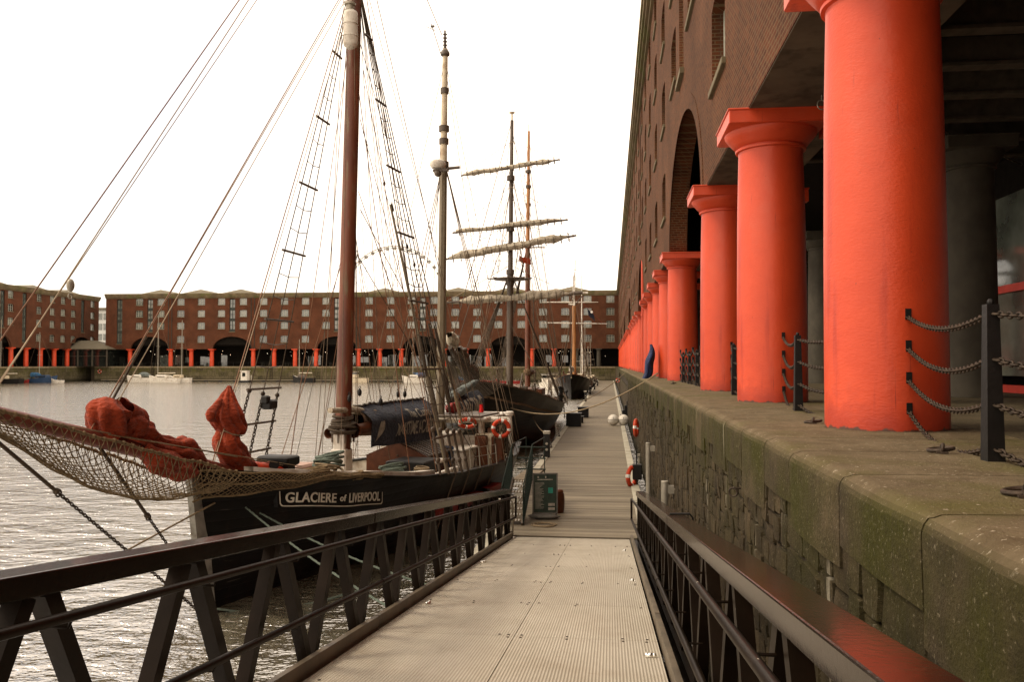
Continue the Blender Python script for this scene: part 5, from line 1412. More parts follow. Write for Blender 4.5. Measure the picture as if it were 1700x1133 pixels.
# deck house aft
b = MB(); b.cbox((-12.6, -.35, 1.75), (3.0, 2.2, 1.15), .04); b.cbox((-13.9, .1, 2.0), (2.6, 2.6, 1.5), .05); b.cbox((-11.6, .75, 1.55), (1.5, 1.2, .7), .04); b.obj('deckhouse', M['white'], s1)
b = MB(); b.cbox((-13.7, .1, 2.80), (3.1, 3.1, .10), .03); b.cbox((-12.2, -.3, 2.36), (2.0, 2.2, .07), .02); b.cbox((-11.6, .75, 1.94), (1.6, 1.3, .06), .02); b.obj('house_roof', M['white'], s1)
b = MB(); b.cbox((-13.0, .1, 2.88), (1.9, 2.9, .05), .02); b.obj('roof_gear', M['mast3'], s1)
b = MB()
for y0, y1 in ((-1.05, -.1), (.05, 1.25)): b.bb(-12.62, -12.58, y0, y1, 2.25, 2.62)
b.bb(-14.9, -12.8, 1.39, 1.42, 2.2, 2.62); b.obj('house_window', M['glassd'], s1)
for yo, m_ in ((.9, M['pink']), (1.25, M['cream'])):
    b = MB(); b.cbox((-13.2+(yo > 1)*-1.0, 1.46, 1.9), (.5, .05, 1.1), .02); b.obj('house_door', m_, s1)
b = MB(); b.cbox(L1(742, 758, 25.2), (.1, .42, .62), .04); b.obj('dark_shield', M['boatblue'], s1)
for k, (px, py, l) in enumerate(((681, 748, 'red gas bottle by the white deckhouse, the left one of the two'), (695, 747, 'red gas bottle by the white deckhouse, the right one of the two'))):
    q = MW @ L1(px, py, 25.0); b = MB(); b.lathe([(.12, -.2), (.155, -.17), (.155, .08), (.11, .16), (.05, .19), (.05, .24)], n=18); b.torus((0, 0, .24), .07, .02, n=14, m=6)
    o = b.obj('gas_bottle', M['gasred'], None, smooth=True, label=l, cat='gas bottle', group='two red gas bottles'); o.location = q
b = MB(); b.cbox(L1(690, 760, 25.2), (.7, 1.1, .12), .03); b.obj('bottle_shelf', M['white'], s1)
# stern gear: white rail on posts, lifebuoys, brown cladding
b = MB(); a, c = L1(752, 697, 26.8), L1(847, 697, 26.8); b.tube([a, c], .085, 12); b.obj('boom_crutch', M['white'], s1, smooth=True)
b = MB(); q = L1(846, 690, 26.6); b.tube([L1(849, 755, 26.6), q], .075, 12); b.lathe([(.09, -.02), (.13, 0), (.13, .10), (.09, .13)], q, 16); b.obj('crutch_post', M['white'], s1, smooth=True)
for px, py, rx, l in ((832, 712, 0, 'orange lifebuoy hanging upright at the stern rail of the first ship'), (776, 703, 55, 'orange lifebuoy lying on the deckhouse roof of the first ship')):
    q = MW @ L1(px, py, 26.2); lifebuoy(q, R(10), R(rx), l, .84 if rx == 0 else .8)
b = MB(); b.cbox(L1(814, 748, 26.6), (.5, .85, 1.05), .02); b.obj('cream_locker', M['cream'], s1)
for px in (799, 826): b = MB(); b.cbox(L1(px, 750, 26.3), (.12, .42, 1.0), .05); b.obj('brown_panel', M['brownw'], s1)
b = MB(); rr = random.Random(14)
for i in range(26):
    px = rr.uniform(822, 846); p0 = L1(px, rr.uniform(700, 722), 26.3); b.tube([p0, p0+Vector((rr.uniform(-.1, .1), rr.uniform(-.2, .2), -.5)), p0+Vector((rr.uniform(-.1, .1), rr.uniform(-.3, .3), -1.1))], .014, 4)
b.obj('hanging_lines', M['darkrope'], s1)
b = MB(); rr = random.Random(21)
for i in range(46):
    s = rr.uniform(7.0, 12.0); y = rr.uniform(-.2, 1.95); z = H1.top(s)-.4
    k = rr.random()
    if k < .4: b.tube([(-s, y, z), (-s+rr.uniform(-.6, .6), y+rr.uniform(-.3, .3), z+rr.uniform(.25, .9))], rr.uniform(.015, .04), 6)
    elif k < .7: b.box((-s, y, z+.12), (rr.uniform(.1, .35), rr.uniform(.1, .35), rr.uniform(.15, .4)), rz=rr.uniform(0, 2))
    else: b.lathe([(.09, 0), (.1, .05), (.1, .22), (.04, .3)], (-s, y, z), 10)
b.obj('deck_gear', M['mast3'], s1, kind='stuff')
b = MB(); 
for k in range(4): s = 8.6+k*.8; q = H1.pt(s, H1.top(s), 1); b.tube([q, q+Vector((0, -.05, .62))], .016, 6)
for z in (.35, .6): b.tube([H1.pt(8.6+k*.8, H1.top(8.6+k*.8), 1)+Vector((0, -.05, z)) for k in range(4)], .01, 5)
b.obj('guard_rail', M['galv'], s1)
# red fender boards low on the hull side
for sa_, sb2 in ((6.2, 7.6), (8.0, 9.6), (10.2, 11.4)):
    b = MB(); P = []
    for i in range(9):
        s = sa_+(sb2-sa_)*i/8; P.append([H1.pt(s, z, 1)+Vector((0, o, 0)) for z, o in ((.95, .0), (.95, .28), (.80, .33), (.68, .28), (.68, 0))])
    b.grid(P); b.obj('rubbing_board', M['redpaint'], s1)
b = MB()
for s in (7.2, 8.3, 9.4, 10.6): b.tube([H1.pt(s, H1.top(s), 1)+Vector((0, .05, 0)), H1.pt(s+.2, .3, 1)+Vector((0, .08, 0))], .018, 5)
b.obj('chainplate', M['wire'], s1)
# mizzen
z0 = Vector((-12.46, 0, 1.2)); z1 = Vector((-12.9, 0, 15.2)); zm = z0.lerp(z1, .69)
b = MB(); b.tube([z0, z0.lerp(z1, .4), zm], [.155, .145, .125], 8); b.obj('mizzen_mast', M['mast2'], s1)
b = MB(); b.tube([zm-Vector((0, 0, .01)), z1-Vector((0, 0, .35))], [.115, .085], 14); b.obj('mizzen_topmast', M['cream'], s1, smooth=True)
b = MB()
for k, r0 in ((.70, .17), (.755, .155), (.785, .17), (.875, .135)):
    p = z0.lerp(z1, k); b.tube([p-Vector((0, 0, .09)), p+Vector((0, 0, .09))], r0, 14)
p = z0.lerp(z1, .965); b.lathe([(.10, -.1), (.15, -.06), (.15, .02), (.10, .1)], p, 14); b.tube([p, p+Vector((.02, 0, .75))], [.06, .03], 8)
for k in range(5): b.torus(p+Vector((0, 0, .15+k*.12)), .06, .015, n=10, m=5)
b.tube([p+Vector((0, -.15, 0)), p+Vector((.1, -.45, 1.0))], .012, 4); b.tube([p+Vector((.1, -.3, .75)), p+Vector((.1, -.62, .92))], .01, 4); b.box(p+Vector((.1, -.4, .9)), (.05, .12, .06)); b.tube([z0.lerp(z1, .69)+Vector((0, -.0, 0)), z0.lerp(z1, .69)+Vector((0, .55, .02))], .05, 8)
b.obj('mast_band', M['mast3'], s1, smooth=True)
q = L1(727, 273, 26.7); b = MB(); b.lathe([(.05, -.13), (.2, -.12), (.25, -.05), (.26, .02), (.24, .09), (.15, .14), (.02, .16)], q, 22); b.obj('radome', M['white'], s1, smooth=True); b = MB(); b.box(q+Vector((0, .1, -.2)), (.12, .5, .08)); b.ball(q+Vector((0, .0, -.28)), .12, 10, 8); b.obj('radome_bracket', M['mast3'], s1)
for sd_ in (1, -1):
    for s_ in (12.6, 13.3, 14.0):
        line(foot(s_, sd_), Vector((-12.8, 0, 11.2)), .013, M['wire'], 'shroud')
for (s_, zt) in ((11.9, 14.4), (15.8, 14.6), (14.8, 11)): line(foot(s_, 1), Vector((-12.85, 0, zt)), .009)
for (s_, zt) in ((11.2, 14.4), (15.8, 14.6)): line(foot(s_, -1), Vector((-12.85, 0, zt)), .009)
# mizzen boom with pale blue cover and second banner
a, c = L1(744, 663, 27.8), L1(793, 633, 31)
b = MB(); furl(b, [a.lerp(c, k) for k in (0, .15, .3, .5, .7, .85, 1)], [.09, .17, .14, .16, .10, .12, .04], 8, 20, 5, .3); b.obj('boom_cover', M['paleblue'], s1, smooth=2)
a2, c2 = L1(752, 682, 27.8), L1(812, 668, 31.0)
bn2, BP2 = banner(a2, c2, .35, .55, .45, .55, .2, 'banner', M['navy']); bn2['label'] = 'dark folded banner with pale squiggles on the aft boom'
bantext(BP2, 'MARITIME', .05, .9, .15, .85, M['lettergrey'], bn2, .2, .03, wob=1)
b = MB(); furl(b, [L1(740, 680, 27.5), L1(752, 677, 27.5), L1(762, 674, 27.6)], [.10, .17, .12], 2, 20, 4, .35); b.obj('dark_red_bag', M['redpaint'], s1, smooth=2)
b = MB(); furl(b, [L1(799, 672, 28), L1(799, 690, 28), L1(798, 698, 28)], [.05, .09, .05], 2, 10, 4, .2); b.obj('red_flag_roll', M['gasred'], s1, smooth=2)
# ================================================================== second ship (square rigged)
class Frame:
    def __init__(f, x, y, rz, **k):
        f.root = empty(k.pop('name', 'sailing_ship'), (x, y, 0), rz, **k)
        f.MW = Matrix.Translation((x, y, 0)) @ Matrix.Rotation(rz, 4, 'Z'); f.MI = f.MW.inverted()
    def L(f, px, py, d): return f.MI @ at(px, py, d)
    def C(f, px, py, yoff=0):
        u, up = ray(px, py); E = Vector((0, 0, EYE)); o = f.MI @ E; d = f.MI @ (E+Vector((u*CY-SY, u*SY+CY, up)))-o
        return o+d*((yoff-o.y)/d.y)
f2 = Frame(-6.0, 37.5, R(-90), label='large black hulled square rigged ship with buff stripe moored along the pontoon behind the ketch', cat='sailing ship')
s2 = f2.root
H2 = Hull(30.5, [(0, .06), (.6, .75), (2, 1.6), (4, 2.3), (7, 2.75), (14, 2.9), (22, 2.8), (27, 2.6), (30.5, 2.1)],
          [(0, 3.7), (3, 3.25), (7, 2.75), (13, 2.3), (20, 1.85), (26, 1.62), (30.5, 1.7)], rake=.5)
H2.build(s2, M['hull2'], M['deckw'], M['mast3'], .5, stripe=[(.62, .09, M['sailbrown'])])
def rig_mast(f, parent, base, top_, r0, r1, m, name='mast'):
    b = MB(); b.tube([base, Vector(base).lerp(top_, .5), top_], [r0, (r0+r1)/2, r1], 12); return b.obj(name, m, parent, smooth=True)
def yard(f, p, q, r0, m, parent, sail=None, seed=0, drop=.14, srad=.14, span=(.04, .96)):
    b = MB(); m_ = (p+q)/2; b.tube([p, p.lerp(q, .25), m_, p.lerp(q, .75), q], [r0*.45, r0*.85, r0, r0*.85, r0*.45], 10); o = b.obj('yard', m, parent, smooth=True)
    if sail:
        b = MB(); rr = random.Random(seed); pts = [p.lerp(q, span[0]+(span[1]-span[0])*k/9)+Vector((0, 0, r0*.6+rr.uniform(-.05, .03))) for k in range(10)]
        furl(b, pts, [srad*.35]+[srad*rr.uniform(.65, 1.15) for _ in range(8)]+[srad*.3], seed, 14, 4, .35, 6); b.obj('furled_sail', sail, o, smooth=2)
        b = MB()
        for k in range(16): c = p.lerp(q, .06+.88*k/15)+Vector((0, 0, -.02)); b.torus(c, r0+srad*.75, .018, (q-p), 10, 4)
        b.obj('gasket', M['darkrope'], o)
    return o
D1 = 50.8
fb, fm_, ft_ = f2.C(846, 668), f2.C(847, 455), f2.C(850, 200)
rig_mast(f2, s2, Vector((fb.x, 0, 1.2)), fm_, .21, .19, M['mast3'], 'fore_mast'); rig_mast(f2, s2, fm_-Vector((0, 0, .6)), ft_, .16, .10, M['mast3'], 'fore_topmast')
b = MB(); b.tube([ft_, f2.C(850, 186)], .055, 8); b.ball(f2.C(850, 187), .16, 8, 6, (1.2, 1.2, .4)); b.obj('mast_cap', M['cream'], s2)
b = MB()
for py in (452, 470, 408, 380, 296): q = f2.C(847 if py > 300 else 848, py); b.tube([q-Vector((0, 0, .14)), q+Vector((0, 0, .14))], .24, 10)
b.parts('mast_band', M['mast3'], s2); b = MB()
for k in range(8): q = f2.C(847, 464); b.tube([q, q+Vector((1.1*math.cos(k*.785), 1.35*math.sin(k*.785), .05))], .04, 5)
b.lathe([(.3, -.1), (1.0, -.03), (1.05, .02), (1.0, .05), (.2, .06)], f2.C(847, 464), 18); b.obj('mast_top', M['mast3'], s2)
for (x0, y0, x1, y1, r0, sr, sd) in ((765, 292, 930, 265, .09, .15, 1), (751, 387, 943, 365, .11, .15, 2), (739, 431, 957, 391, .12, .23, 3), (738, 503, 948, 489, .13, .26, 4)):
    yard(f2, f2.L(x0, y0, D1), f2.L(x1, y1, D1), r0, M['mast3'], s2, M['whitesail'], sd, srad=sr, span=(.03, .93) if sd < 4 else (.12, .98))
mb2, mm2, mt2 = f2.C(876, 668), f2.C(876, 405), f2.C(878, 218)
rig_mast(f2, s2, Vector((mb2.x, 0, 1.2)), mm2, .21, .17, M['mast'], 'main_mast'); rig_mast(f2, s2, mm2-Vector((0, 0, .8)), mt2, .15, .09, M['mastor'], 'main_topmast')
b = MB(); b.tube([f2.C(866, 411), f2.C(905, 411)], .06, 6); b.tube([mt2, f2.C(878, 206)], .03, 5)
for py in (410, 340, 310, 285): q = f2.C(877, py); b.tube([q-Vector((0, 0, .1)), q+Vector((0, 0, .1))], .2, 8)
b.obj('crosstree', M['mast3'], s2)
def rope(f, parent, a, c, r0, m=None, name='stay'): b = MB(); b.tube([a, c], r0, 4); return b.obj(name, m or M['wire'], parent)
for side in (1, -1):
    for (xx, top_, lowz) in ((fb.x, fm_+Vector((0, 0, .2)), 0), (mb2.x, mm2, 0)):
        fs = []
        for k in range(5):
            s = -xx+.3+k*.75; q = H2.pt(s, H2.top(s), side)+Vector((0, side*.1, 0)); fs.append(q); rope(f2, s2, q, top_, .026, M['darkrope'], 'shroud')
            b = MB(); b.ball(q+Vector((0, 0, .35)), .1, 8, 6); b.ball(q+Vector((0, 0, .8)), .1, 8, 6); b.tube([q, q+Vector((0, 0, .8))], .035, 5); b.obj('deadeye', M['black'], s2)
        b = MB(); z = fs[0].z+1.2
        while z < top_.z-1:
            ps = [p.lerp(top_, (z-p.z)/(top_.z-p.z)) for p in fs]; b.tube([ps[0], ps[-1]], .014, 3, cap=False); z += .62
        b.parts('ratline', M['darkrope'], s2)
        tt = ft_ if xx == fb.x else mt2
        for k in range(3):
            s = -xx+2+k*1.2; q = H2.pt(s, H2.top(s), side); rope(f2, s2, q, top_.lerp(tt, .35+.3*k), .014, M['wire'], 'backstay')
    b = MB()
    a_ = fm_+Vector((0, side*.8, .1))
    for k in (-.25, .25): b.tube([a_+Vector((k, 0, 0)), f2.C(849, 300)+Vector((k*.2, 0, 0))], .014, 4)
    for k in range(14):
        p = (a_+Vector((-.25, 0, 0))).lerp(f2.C(849, 300), k/15); q = (a_+Vector((.25, 0, 0))).lerp(f2.C(849, 300), k/15); b.tube([p, q], .018, 3)
    b.obj('topmast_shrouds', M['wire'], s2)
# yard lifts, braces, stays
rr = random.Random(31)
for (x0, y0, x1, y1, tx, ty) in ((765, 292, 930, 265, 849, 235), (751, 387, 943, 365, 848, 310), (739, 431, 957, 391, 847, 372), (738, 503, 948, 489, 847, 440)):
    for p in (f2.L(x0, y0, D1), f2.L(x1, y1, D1)):
        rope(f2, s2, p, f2.C(tx, ty), .012, M['palewire'], 'lift'); rope(f2, s2, p, mm2+Vector((0, 0, rr.uniform(-2, 3))), .011, M['wire'], 'brace')
bt2 = f2.C(747, 577)
b = MB(); b.tube([Vector((-1.6, 0, 3.3)), Vector((1.5, 0, 3.75)), bt2], [.2, .19, .08], 10); b.obj('bowsprit', M['mast3'], s2, smooth=True)
b = MB(); bs0 = Vector((0, 0, 3.55))
furl(b, [bs0.lerp(bt2, k)+Vector((0, 0, .28+.1*math.sin(k*9))) for k in (-.1, .1, .25, .4)], [.1, .24, .2, .12], 3, 20, 5, .45); furl(b, [bs0.lerp(bt2, k)+Vector((0, .1, .2+.1*math.cos(k*9))) for k in (.42, .6, .72, .8)], [.1, .2, .22, .08], 8, 20, 5, .45)
b.obj('furled_jib', M['mast3'], s2, smooth=2)
b = MB(); furl(b, [bs0.lerp(bt2, k)+Vector((0, 0, .3+k*.15)) for k in (.80, .92, 1.02)], [.12, .24, .1], 5, 18, 4, .4); b.obj('furled_flying_jib', M['whitesail'], s2, smooth=2)
b = MB()
for fam in (1, -1):
    for i in range(-3, 34):
        pts = []
        for j in range(9):
            wv_ = -1+j/4; t = (i+fam*wv_*4)*.033
            if 0 <= t <= 1: c = bs0.lerp(bt2, t); e = 1.0*(1-t)+.15; pr = math.sqrt(max(0, 1-wv_*wv_)); pts.append(c+Vector((0, wv_*e, -.55*pr)))
        if len(pts) > 2: b.tube(pts, .014, 3, cap=False)
b.obj('bow_net', M['darkrope'], s2)
for k, t in enumerate((1, .85, .6, .35)):
    rope(f2, s2, bs0.lerp(bt2, t), fm_.lerp(ft_, (1, .7, .35, 0)[k]), .018, M['darkrope']); rope(f2, s2, bs0.lerp(bt2, t)-Vector((0, 0, .1)), H2.pt(0, .8, 1)*1, .022, M['darkrope'], 'bobstay') if k in (0, 2) else None
for k in (.1, .5, .9): rope(f2, s2, fm_.lerp(ft_, k), mm2.lerp(mt2, k*.8)-Vector((0, 0, 2)), .014)
for k in (.2, .9): rope(f2, s2, mm2.lerp(mt2, k), Vector((-30.2, 0, 2.2)), .014)
for i in range(34):
    a = fm_.lerp(ft_, rr.uniform(-.9, .8)) if i % 2 else mm2.lerp(mt2, rr.uniform(-1.0, .8)); sd_ = rr.choice((1, -1)); s = -a.x+rr.uniform(-5, 6)
    rope(f2, s2, Vector(a), H2.pt(s, H2.top(s), sd_), .010, rr.choice([M['wire'], M['darkrope']]), 'running_line')
b = MB(); q = f2.C(860, 425); P = [[q+Vector((-.6*k/6, .12*math.sin(k), .0-.12*k-j*.14)) for j in range(5)] for k in range(7)]
P = [[f2.L(862+k*3.2, 424+k*1.2+j*2.4+math.sin(k)*1.2, 56) for j in range(5)] for k in range(7)]; b.grid(P); b.obj('red_ensign', M['redsail'], s2)
# spanker boom and gaff, with furled canvas
g0, g1 = f2.C(879, 600), f2.C(905, 608)
b = MB(); b.tube([Vector((mb2.x-.3, 0, 3.6)), Vector((-29.5, 0, 3.9))], .1, 8); furl(b, [Vector((mb2.x-.5, 0, 3.8)), Vector((-24, 0, 3.95)), Vector((-28.5, 0, 4.0))], [.2, .28, .1], 4, 14, 4, .25); b.obj('spanker_boom', M['sailbrown'], s2, smooth=2)
b = MB(); b.cbox((-17.5, 0, 2.35), (3.4, 2.2, 1.0), .05); b.obj('deckhouse', M['cream'], s2); b = MB(); b.cbox((-17.5, 0, 2.9), (3.7, 2.5, .08), .03); b.cbox((-25, 0, 2.2), (3, 2.2, 1.0), .05); b.cbox((-9.5, 0, 2.7), (1.6, 1.3, .5), .05); b.obj('house_roof', M['brownw'], s2)
b = MB(); rr = random.Random(41)
for i in range(70):
    s = rr.uniform(2, 29); y = rr.uniform(-2.2, 2.4); z = H2.top(s)-.4; k = rr.random()
    if k < .45: b.tube([(-s, y, z), (-s+rr.uniform(-.8, .8), y+rr.uniform(-.3, .3), z+rr.uniform(.5, 1.4))], rr.uniform(.02, .06), 6)
    else: b.box((-s, y, z+.3), (rr.uniform(.2, .8), rr.uniform(.2, .6), rr.uniform(.5, 1.1)), rz=rr.uniform(0, 2))
b.obj('deck_gear', M['mast3'], s2, kind='stuff')
b = MB()
for i in range(26): q = f2.L(rr.uniform(893, 922), rr.uniform(662, 670), 52+rr.uniform(-2, 5)); b.box(q, (rr.uniform(.1, .35),)*2+(rr.uniform(.1, .3),), rz=rr.uniform(0, 2))
b.obj('coiled_lines', M['pink'], s2, kind='stuff')
b = MB(); s = 30.3; q = H2.pt(s, 1.7, 1); b.chain([q+Vector((0, .1, .2)), q+Vector((0, .25, -1.6))], .12, .025); b.obj('stern_chain', M['iron'], s2)
b = MB(); b.tube([f2.L(925, 655, 60), f2.L(932, 650, 60), f2.L(940, 660, 61), f2.L(942, 672, 62)], .05, 6); b.obj('stern_rail', M['buoywhite'], s2)

# ================================================================== third ship (white yards)
f3 = Frame(-4.9, 107, R(-90), label='smaller dark hulled ship with white yards and an orange varnished mast, farther down the pontoon', cat='sailing ship')
s3 = f3.root
H3 = Hull(21, [(0, .08), (.7, 1.0), (2, 1.75), (4, 2.1), (12, 2.2), (18, 1.9), (21, 1.5)], [(0, 3.2), (2, 2.8), (6, 2.35), (14, 1.9), (21, 2.2)], rake=.5)
H3.build(s3, M['hull2'], M['deckw'], M['brownw'], .5)
DM = 116.5
lm0, lm1, lm2 = f3.C(953, 625), f3.C(953, 508), f3.C(955, 432)
rig_mast(f3, s3, Vector((lm0.x, 0, 1.5)), lm1, .30, .24, M['mastor'], 'fore_mast'); rig_mast(f3, s3, lm1-Vector((0, 0, 1.2)), lm2, .11, .05, M['white'], 'fore_topmast')
for (x0, y0, x1, y1, r0) in ((899, 502, 993, 502, .09), (899, 536, 1008, 538, .1)): yard(f3, f3.L(x0, y0, DM), f3.L(x1, y1, DM), r0, M['white'], s3)
b = MB(); b.tube([f3.L(946, 488, DM), f3.L(967, 486, DM)], .26, 8); b.tube([f3.L(952, 510, DM), f3.L(966, 492, DM)], .1, 6); b.tube([f3.L(946, 490, DM), f3.L(953, 506, DM)], .1, 6); b.parts('mast_top', M['mast3'], s3)
b = MB(); b.tube([f3.L(967, 486.5, DM), f3.L(976, 486.5, DM)], .13, 8); b.tube([f3.L(951.5, 458, DM), f3.L(952, 526, DM)], .08, 6); b.tube([f3.L(951, 448, DM), f3.L(959, 448.5, DM)], .04, 5); b.tube([f3.L(944, 505, DM), f3.L(954, 506, DM)], .12, 6); b.obj('white_spar', M['white'], s3)
m2b = f3.L(967.5, 628, 122); b = MB(); b.tube([m2b, f3.L(966, 540, 122), f3.L(965.5, 457, 122)], [.13, .11, .04], 8); b.obj('main_mast', M['white'], s3)
b = MB(); P = [[f3.L(975+i*1.6+j*.3, 512+i*1.6+j*1.9+math.sin(i)*.6, DM-.5) for j in range(7)] for i in range(8)]; b.grid(P); b.obj('black_flag', M['navy'], s3); b = MB(); q = f3.L(982.5, 518.5, DM-.62); b.ball(q, .18, 10, 8, (.3, 1, 1)); b.obj('flag_emblem', M['buoywhite'], s3)
rope(f3, s3, f3.L(967, 502, DM), f3.L(1000, 537, DM), .02, M['redpaint'], 'flag_halyard')
for side in (1, -1):
    for k in range(4):
        s = -lm0.x+.4+k*.7; q = H3.pt(s, H3.top(s), side); rope(f3, s3, q, lm1, .03, M['darkrope'], 'shroud')
    for k in range(5): s = rr.uniform(3, 18); rope(f3, s3, H3.pt(s, H3.top(s), side), lm1.lerp(lm2, rr.random()), .016, M['wire'], 'running_line')
b = MB(); b.tube([Vector((-.8, 0, 3.0)), Vector((4.6, .1, 4.4))], [.17, .08], 8); b.obj('bowsprit', M['mast3'], s3)
rope(f3, s3, Vector((4.4, .1, 4.3)), lm2, .02); rope(f3, s3, Vector((2.2, .1, 3.8)), lm1, .03, M['darkrope'])
b = MB(); furl(b, [Vector((2.8, 0, 4.05)), Vector((1.3, .1, 3.85)), Vector((-.3, 0, 3.6))], [.12, .35, .2], 3, 12, 4, .3); b.obj('furled_jib', M['whitesail'], s3, smooth=2)
b = MB()
for i in range(40):
    s = rr.uniform(1, 19); b.tube([(-s, rr.uniform(-1.6, 1.7), 2.1), (-s+rr.uniform(-.8, .8), rr.uniform(-1.6, 1.7), rr.uniform(2.6, 3.6))], rr.uniform(.03, .08), 5)
b.obj('deck_gear', M['brownw'], s3, kind='stuff')
b = MB(); b.cbox((-4, 0, 2.6), (1.6, 1.8, .8), .05); b.cbox((-12, 0, 2.6), (4, 2.2, 1.1), .05); b.obj('deckhouse', M['cream'], s3)

# ================================================================== small craft
def yacht(px, d, L_, rz, hm, label, cat='boat', w_=2.6, mast=None, cover=None, cabin=None, boom=True, fb_=1.2, mastx=.42, name='sailing_yacht', house=None, group=None, dark=None):
    p = at(px, 620, d); root = empty(name, (p.x, p.y, 0), rz, label=label, cat=cat)
    if group: root['group'] = group
    H = Hull(L_, [(0, .05), (L_*.12, w_*.22), (L_*.35, w_*.44), (L_*.6, w_*.5), (L_, w_*.38)], [(0, fb_*1.5), (L_*.25, fb_*1.1), (L_*.5, fb_*.9), (L_, fb_*.95)], rake=L_*.05)
    O = Vector((L_/2, 0, 0)); sub = empty('tmp'); 
    def P(b):
        b.v = [(v[0]+L_/2, v[1], v[2]) for v in b.v]; return b
    for side in (1,):
        b = MB()
        for sd_ in (1, -1):
            g = [[H.pt(L_*(i/18)**1.2, -.4+(H.top(L_*(i/18)**1.2)+.4)*(j/7), sd_) for j in range(8)] for i in range(19)]; b.grid(g)
        b.grid([[H.pt(L_, -.4+(H.top(L_)+.4)*(j/7), 1) for j in range(8)], [H.pt(L_, -.4+(H.top(L_)+.4)*(j/7), -1) for j in range(8)]]); P(b).obj('hull', hm, root, smooth=True)
    b = MB(); b.grid([[(-s_, H.y(s_, H.top(s_))*k, H.top(s_)-.03) for k in (-1, 0, 1)] for s_ in [L_*.04+i*L_*.95/12 for i in range(13)]]); P(b).obj('deck', M['white'], root)
    if cabin: b = MB(); b.cbox((-L_*.45, 0, fb_+.3), (L_*.36, w_*.6, .75), .12); P(b).obj('cabin', cabin, root); b = MB(); b.bb(-L_*.58, -L_*.32, -w_*.31, w_*.31, fb_+.18, fb_+.34); P(b).obj('cabin_window', M['glassd'], root)
    if house:
        b = MB(); b.cbox((-L_*.42, 0, fb_+.75), (L_*.26, w_*.62, 1.5), .06); P(b).obj('wheelhouse', house, root); b = MB(); b.bb(-L_*.555, -L_*.285, -w_*.32, w_*.32, fb_+.85, fb_+1.3); P(b).obj('wheelhouse_window', M['glassd'], root); b = MB(); b.cbox((-L_*.42, 0, fb_+1.55), (L_*.32, w_*.75, .1), .03); P(b).obj('wheelhouse_roof', M['grey'], root)
    if cover: b = MB(); furl(b, [Vector((-L_*.5, 0, fb_+.5)), Vector((-L_*.62, 0, fb_+.75)), Vector((-L_*.8, 0, fb_+.7)), Vector((-L_*.95, 0, fb_+.3))], [w_*.12, w_*.22, w_*.22, w_*.12], int(px), 12, 3, .1); P(b).obj('canopy', cover, root, smooth=2)
    if mast:
        x = -L_*mastx; b = MB(); b.tube([(x, 0, fb_), (x, 0, mast)], [.1, .06], 8); b.tube([(x, -.9, mast*.55), (x, .9, mast*.55)], .03, 5); P(b).obj('mast', M['galv'], root)
        if boom: b = MB(); b.tube([(x, 0, fb_+1.1), (-L_*.88, 0, fb_+1.15)], .14, 8); P(b).obj('boom', cover or M['whitesail'], root)
        b = MB()
        for q in ((-.1, 0, fb_*1.2), (-L_*.98, 0, fb_), (x, w_*.45, fb_), (x, -w_*.45, fb_)): b.tube([(x, 0, mast-.1), q], .018, 4)
        P(b).obj('stay', M['wire'], root)
    b = MB()
    for k in range(5):
        for sd_ in (1, -1): s_ = L_*(.05+.22*k); q = H.pt(s_, H.top(s_), sd_); b.tube([q, q+Vector((0, 0, .5))], .018, 4)
    P(b).parts('guard_post', M['galv'], root)
    bpy.data.objects.remove(sub); return root
E_, W_ = R(1), R(181)
yacht(4, 194, 9.5, W_, M['black'], 'black hulled yacht with tall pale mast at the left edge by the far jetty', 'yacht', mast=14.8, cabin=M['cream'], mastx=.45)
yacht(68, 203, 8.6, E_, M['boatblue'], 'navy hulled yacht under a blue cover, left of the gap in the far wall', 'yacht', mast=12.2, cover=M['boatcover'], cabin=M['boatblue'], mastx=.55)
yacht(38, 201, 3.4, E_, M['redpaint'], 'small red and blue dinghy squeezed between two yachts at the far left', 'dinghy', w_=1.5, fb_=.6, name='dinghy')
yacht(95, 202, 3.0, W_, M['white'], 'small white tender behind the navy yacht', 'tender', w_=1.6, fb_=.7, name='tender')
yacht(231, 208, 6.4, W_, M['white'], 'white motorboat under a grey green canopy, left of the two white yachts', 'motorboat', cover=M['paleblue'], cabin=M['white'], name='motorboat')
yacht(272, 204, 7.6, W_, M['white'], 'white sailing yacht with the tallest mast of the pair at the far jetty', 'yacht', mast=16, cabin=M['white'], mastx=.30)
yacht(298, 206, 5.6, W_, M['white'], 'small white sloop tucked behind the larger white yacht', 'yacht', mast=15.2, cabin=M['cream'], mastx=.6, boom=False)
yacht(504, 207, 5.6, W_, M['black'], 'small black boat with two thin masts below the far columns', 'boat', mast=10.6, cabin=M['mast3'], mastx=.3, w_=2.2)
yacht(592, 204, 5.6, W_, M['cream'], 'cream workboat with wheelhouse seen just right of the red mast', 'workboat', house=M['cream'], w_=2.4, name='workboat')
yacht(689, 203, 6.4, W_, M['white'], 'white sailing yacht with a navy spray hood, seen through the shrouds', 'yacht', mast=12.5, cover=M['boatblue'], cabin=M['white'])
yacht(776, 196, 4.6, W_, M['boatcover'], 'blue covered launch beyond the second bowsprit', 'launch', cover=M['boatcover'], w_=2.0, name='launch', fb_=1.2)
for i, px in enumerate((770, 792, 812, 834, 856)):
    yacht(px, 193, 3.1, W_, M['redpaint'], ['red rowing boat below the blue launch', 'red rowing boat second from the left of the row of five', 'middle red rowing boat of the row of five', 'red rowing boat just left of the square rigged mast', 'red rowing boat farthest right of the row of five'][i], 'rowing boat', w_=1.5, fb_=.75, name='rowing_boat', group='red rowing boats in a row')
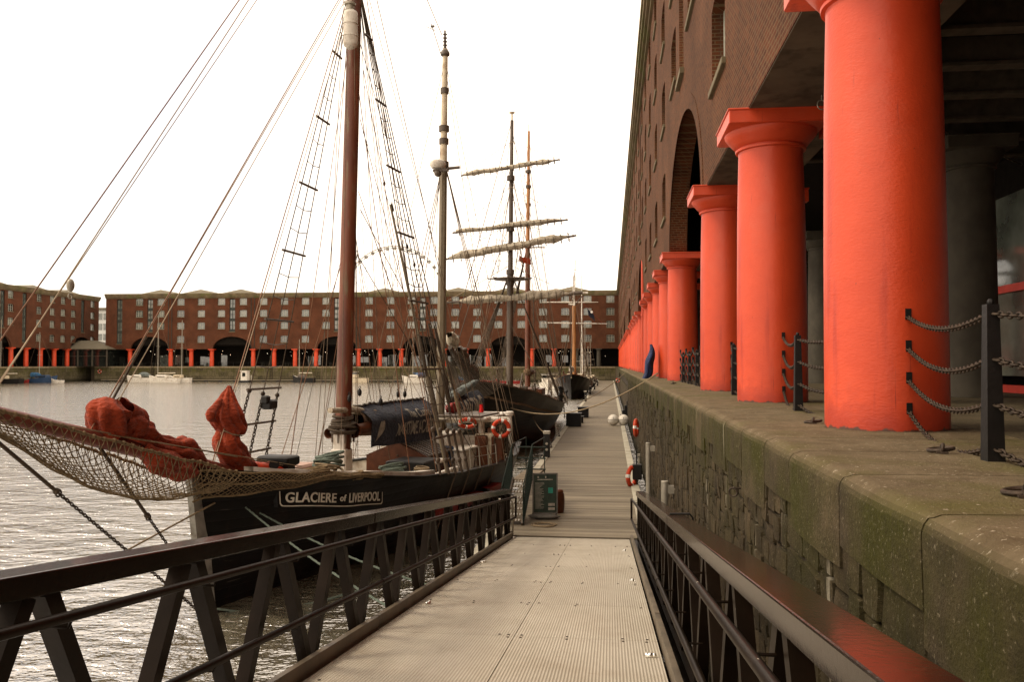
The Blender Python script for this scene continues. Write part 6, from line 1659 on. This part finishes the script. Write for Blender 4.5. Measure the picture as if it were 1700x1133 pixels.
yacht(907, 150, 7.0, R(-80), M['white'], 'white motor cruiser showing behind the stern of the square rigged ship', 'motor cruiser', house=M['white'], name='motor_cruiser')
yacht(918, 158, 6.0, R(-80), M['white'], 'smaller white cruiser to the right of the motor cruiser', 'motor cruiser', house=M['cream'], name='motor_cruiser')
for i, (x, y) in enumerate(((-4.6, 134), (-4.4, 150), (-4.3, 166), (-4.2, 182))):
    u = proj((x, y, 1))[0]
    yacht(u, y, 10, R(-90), M['black' if i % 2 == 0 else 'brownw'], ['dark moored boat just behind the ship with white yards', 'brown moored boat along the far pontoon, second beyond the white yards', 'dark moored boat third beyond the white yards', 'brown moored boat at the very end of the pontoon'][i], 'boat', mast=(9, 12, 8, 10)[i], cabin=M['cream'], fb_=1.5, w_=3.0, name='moored_boat')
# floating white cabin, far lifebuoy, ladders and posts on the far wall
p = at(407, 625, 206); b = MB(); b.cbox((0, 0, 1.6), (1.6, 1.6, 2.4), .05); b.box((0, 0, 2.85), (1.9, 1.9, .12)); o = b.obj('ticket_cabin', M['white'], None, label='small white cabin standing on a float at the far jetty', cat='cabin'); o.location = (p.x, p.y, 0)
b = MB(); b.bb(-.4, .4, -.83, -.80, 1.5, 2.4); b.obj('cabin_window', M['glassd'], o); b = MB(); b.box((0, 0, .2), (2.6, 2.2, .6)); b.obj('float', M['black'], o)
q = far(129.5+1, 1.35, 2.6); lifebuoy(q, R(2), 0, 'small red lifebuoy on the far dock wall under the pavilion', 1.5)
for i, s in enumerate((26, 44, 62, 88, 108, 122)):
    q = far(s, 4.6, 0); b = MB(); b.tube([(0, 0, 0), (0, 0, 1.5)], .18, 8); b.ball((0, 0, 1.5), .2, 8, 6)
    o = b.obj('jetty_post', M['galv' if i % 2 else 'mast3'], None, smooth=True, label='short mooring post on the low jetty along the far dock wall', cat='post', group='mooring posts on the far jetty'); o.location = q
for s in (16, 50, 84, 116):
    q = far(s, 1.37, 0); b = MB()
    for x in (-.25, .25): b.tube([(x, 0, -.3), (x, 0, QZ)], .05, 5)
    for k in range(12): b.tube([(-.25, 0, .1+k*.32), (.25, 0, .1+k*.32)], .035, 4)
    o = b.obj('ladder', M['iron'], None, label='iron ladder fixed to the face of the far dock wall', cat='ladder', group='iron ladders on the far dock wall'); o.location = q; o.rotation_euler.z = R(1.57)
p = at(330, 609, 170)
